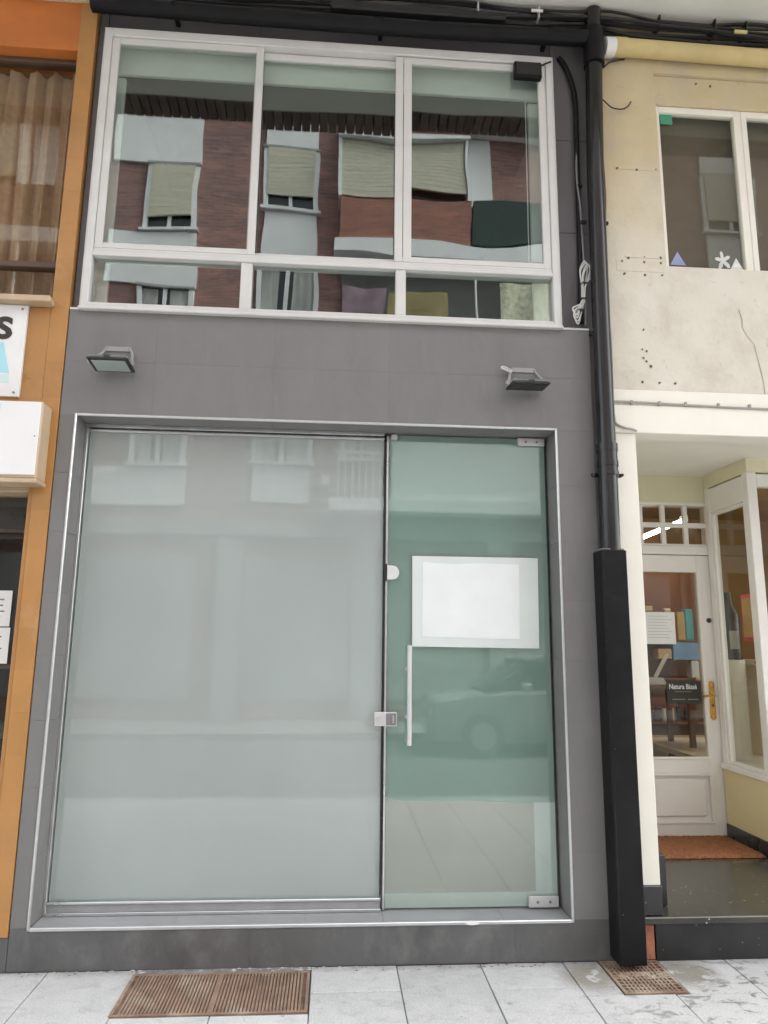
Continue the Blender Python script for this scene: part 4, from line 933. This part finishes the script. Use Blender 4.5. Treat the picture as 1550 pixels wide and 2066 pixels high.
def crumbs(name, xs, n, y0, y1, rmin, rmax, mat):
    V, F = [], []
    for k in range(n):
        x = rnd.uniform(*xs); yy = rnd.uniform(y0, y1); r = rnd.uniform(rmin, rmax); h = r*rnd.uniform(.25, .6); b0 = len(V); m = 6
        V += [(x+r*rnd.uniform(.6, 1.3)*1.6*math.cos(a), yy+r*rnd.uniform(.5, 1)*math.sin(a), .0012) for a in [2*math.pi*q/m for q in range(m)]]
        V += [(x+rnd.uniform(-.3, .3)*r, yy+rnd.uniform(-.3, .3)*r, .0012+h)]
        F += [(b0+q, b0+(q+1) % m, b0+m) for q in range(m)]
    o = mesh_obj(name, V, F, mat, pav); o['kind'] = 'stuff'; return o
crumbs('mortar_crumbs', (-1.40, 0.15), 60, -.030, -.004, .003, .009, 'mortar_pale')
crumbs('grit', (-1.4, 1.3), 90, -.05, -.003, .002, .006, 'pit')
crumbs('rusty_debris', (1.33, 1.60), 70, -.19, -.128, .004, .013, 'rust')
# ================================================================== across the street (seen only as reflections)
OY = -10.5
op = thing('opposite_building', 'brick apartment block with white panels across the street, mirrored in the windows', 'building', (0, OY, 0))
box('wall', -9.8, 11.6, -14, OY, 0, 13.5, 'opp_brick', op)
box('cornice', -9.9, 11.7, -14, OY+.25, 13.501, 13.65, 'opp_pier', op)
def panel(x0, x1, z0, z1, mat='opp_white', d=.06): box('panel', x0, x1, OY+.001, OY+d, z0, z1, mat, op)
def win(x0, x1, z0, z1, blind=0.0):
    w = grp('window', op, ((x0+x1)/2, OY, z0)); f_ = .06
    box('pane', x0, x1, OY+.002, OY+.03, z0, z1, 'opp_glass', w)
    multi('frame', [(x0-.04, x0+f_, OY+.001, OY+.08, z0, z1), (x1-f_, x1+.04, OY+.001, OY+.08, z0, z1), ((x0+x1)/2-.04, (x0+x1)/2+.04, OY+.031, OY+.07, z0, z1), (x0-.1, x1+.1, OY+.001, OY+.14, z0-.06, z0)], 'opp_white', w)
    if not blind:
        for a_, b2 in ((x0+.07, x0+(x1-x0)*.36), (x1-(x1-x0)*.40, x1-.07)): box('net_curtain', a_, b2, OY+.0305, OY+.034, z0+.02, z1-.02, 'opp_curtain', w)
    box('lintel', x0-.06, x1+.06, OY+.001, OY+.11, z1+.001, z1+.05, 'opp_pier', w)
    if blind:
        for k in range(12): box('slat', x0+f_, x1-f_, OY+.1005, OY+.106, z1-(z1-z0)*blind*(k+1)/12+.003, z1-(z1-z0)*blind*k/12-.002, 'opp_slats', w)
    if blind: box('blind', x0+f_, x1-f_, OY+.071, OY+.10, z1-(z1-z0)*blind, z1, 'opp_blind', w)
def bay_a(x0, x1, xw0, xw1):
    panel(x0, x1, 11.85, 13.15); win(xw0, xw1, 10.25, 11.80, .84); panel(x0, x1, 8.95, 10.15); win(xw0, xw1, 7.55, 8.9, 0); panel(x0, x1, 6.35, 7.45); win(xw0, xw1, 5.08, 6.3, 0); panel(x0-.1, x1, 4.22, 5.0)
def bay_b(x0, x1):
    panel(x0, x1, 12.28, 12.98); win(x0, x1, 10.85, 12.25, .80); panel(x0, x1, 9.42, 10.78); win(x0, x1, 8.05, 9.38, 0); panel(x0, x1, 6.5, 8.0); win(x0, x1, 5.18, 6.45, 0); panel(x0, x1, 4.30, 5.1)
def bay_c(x0, x1):
    panel(x0-.05, x1, 12.42, 12.50, d=.5); 
    for a_, b2, zb in ((x0, x0+1.36, 11.05), (x0+1.46, x1-.12, 11.22)):
        box('blind', a_, b2, OY+.34, OY+.37, zb, 12.40, 'opp_blind', op)
        for k in range(14): box('slat', a_+.01, b2-.01, OY+.3705, OY+.377, zb+(12.4-zb)*k/14+.002, zb+(12.4-zb)*(k+1)/14-.003, 'opp_slats', op)
    for xx in (x0-.04, x0+1.38, x1-.10): box('post', xx, xx+.07, OY+.001, OY+.42, 11.0, 12.42, 'opp_white', op)
    win(x0+1.55, x1-.25, 11.01, 11.21, 0)
    panel(x0-.05, x1+1.7, 12.78, 12.86, d=.5); box('hood', x0, x1, OY+.001, OY+.38, 12.51, 12.77, 'opp_orange', op)
    box('balcony_wall', x0, x1, OY+.001, OY+.40, 9.96, 11.0, 'opp_orange', op); panel(x0-.1, x1+1.7, 9.62, 9.92, d=.5)
    panel(x1+.05, x1+.55, 11.05, 12.72); box('awning', x1+.05, x1+1.65, OY+.30, OY+.42, 10.0, 10.98, 'green_cloth', op)
    box('balcony_recess', x0+.05, x1+1.6, OY+.002, OY+.10, 7.3, 9.55, 'dim_room', op)
    panel(x0-.1, x1+1.7, 7.0, 7.3, d=.5); tube('post', [(x1+.1, OY+.45, 7.3), (x1+.1, OY+.45, 9.6)], .03, 'opp_white', op, 6)
    win(x0+.15, x0+1.0, 5.3, 6.8, 0); panel(x0+1.18, x1+1.7, 4.37, 6.2, d=.45); box('railing', x0, x0+1.16, OY+.42, OY+.46, 5.30, 5.35, 'opp_white', op)
    for k in range(8): tube('baluster', [(x0+.08+.143*k, OY+.44, 4.35), (x0+.08+.143*k, OY+.44, 5.3)], .016, 'opp_white', op, 5)
    panel(x0-.1, x1+1.7, 4.1, 4.36, d=.5)
bay_a(-4.98, -3.12, -4.24, -3.18); bay_b(-1.73, -.56); bay_c(-.05, 2.78)
bay_c(-9.65, -6.82); bay_a(4.98, 6.84, 5.4, 6.46); bay_b(8.3, 9.5)
box('wall_lamp', -.32, -.16, OY+.001, OY+.12, 4.72, 4.92, 'opp_white', op)
for x in (-8, -5.2, -2.1, .6, 3.4, 6.2, 9):
    box('pier', x-.25, x+.25, OY+.001, OY+.10, 0, 3.6, 'opp_pier', op); box('shop_glass', x+.3, x+2.4, OY+.001, OY+.05, .4, 3.2, 'opp_shop', op)
panel(-9.8, 11.6, 3.6, 3.9, 'opp_pier', .12)
def laundry(label, x0, x1, z0, z1, mat):
    V, F = [], []; n = 16
    for j in range(7):
        for i in range(n+1):
            s = i/n; V.append((x0+(x1-x0)*s, OY+.50+.03*math.sin(s*9+j*.3), z1+(z0-z1)*j/6))
    for j in range(6):
        for i in range(n): a = j*(n+1)+i; F.append((a, a+1, a+n+2, a+n+1))
    V2 = [(v[0], v[1]-.012, v[2]) for v in V]; k = len(V)
    F2 = [tuple(q+k for q in reversed(f)) for f in F]
    tag(mesh_obj('laundry', V+V2, F+F2, mat), label, 'laundry', 'washing on the balcony across the street')
laundry('pink towel hanging on the balcony mirrored in the strip window', 0.0, .95, 8.2, 8.82, 'pink_cloth')
laundry('yellow towel hanging beside the pink one in the reflection', 1.0, 2.2, 8.1, 8.68, 'yellow_cloth')
laundry('pale patterned cloth hanging at the right of the reflected balcony', 3.4, 4.4, 7.9, 9.05, 'pale_cloth')

# parked car across the road
car = thing('parked_car', 'grey car parked across the road, faintly mirrored in the glass door', 'car', (3.5, -7.4, -.13))
cx, cy, cz = 3.5, -7.4, -.13
def loft(name, secs, mat):
    # secs: list of (x, [(y,z)...])
    V, F = [], []; n = len(secs[0][1])
    for x_, ring in secs: V += [(cx+x_, cy+p[0], cz+p[1]) for p in ring]
    for i in range(len(secs)-1):
        for k in range(n): F.append((i*n+k, i*n+(k+1) % n, (i+1)*n+(k+1) % n, (i+1)*n+k))
    F += [tuple(range(n)), tuple((len(secs)-1)*n+k for k in range(n-1, -1, -1))]
    return mesh_obj(name, V, F, mat, car, True)
def ring(w, z0, z1): return [(-w, z0+.08), (-w*.94, z0), (w*.94, z0), (w, z0+.08), (w*1.0, (z0+z1)/2), (w*.97, z1-.05), (w*.85, z1), (-w*.85, z1), (-w*.97, z1-.05), (-w, (z0+z1)/2)]
loft('body', [(-2.1, ring(.68, .35, .68)), (-1.98, ring(.82, .22, .82)), (-1.3, ring(.86, .2, .93)), (-.3, ring(.87, .2, .95)), (1.0, ring(.87, .2, .95)), (1.8, ring(.85, .2, .98)), (2.0, ring(.80, .25, .88)), (2.06, ring(.7, .35, .7))], 'car_paint')
loft('cabin', [(-1.25, ring(.78, .88, .96)), (-.55, ring(.70, .9, 1.40)), (.1, ring(.68, .9, 1.48)), (.9, ring(.67, .9, 1.44)), (1.75, ring(.70, .9, 1.02))], 'opp_glass')
loft('roof', [(-.62, ring(.66, 1.34, 1.41)), (.1, ring(.68, 1.40, 1.50)), (.95, ring(.66, 1.36, 1.455)), (1.2, ring(.64, 1.26, 1.34))], 'car_paint')
for x_ in (-1.3, 1.3):
    for s in (-1, 1):
        yw = cy+s*.80
        wv, wf = tube_vf([(cx+x_, yw-.1, cz+.31), (cx+x_, yw+.1, cz+.31)], .31, 20); w_ = mesh_obj('wheel', wv, wf, 'tyre', car)
        wv, wf = tube_vf([(cx+x_, yw-.11, cz+.31), (cx+x_, yw+.11, cz+.31)], .19, 16); mesh_obj('rim', wv, wf, 'alu', w_)
for s in (-1, 1):
    box('headlight', cx-2.07, cx-1.95, cy+s*.62-.12, cy+s*.62+.12, cz+.58, cz+.70, 'white_plastic', car, .02)
    box('tail_light', cx+1.97, cx+2.065, cy+s*.66-.09, cy+s*.66+.09, cz+.65, cz+.82, 'pink_card', car, .015)
    box('mirror', cx-.75, cx-.60, cy+s*.96-.07, cy+s*.96+.07, cz+.95, cz+1.07, 'car_paint', car, .02)
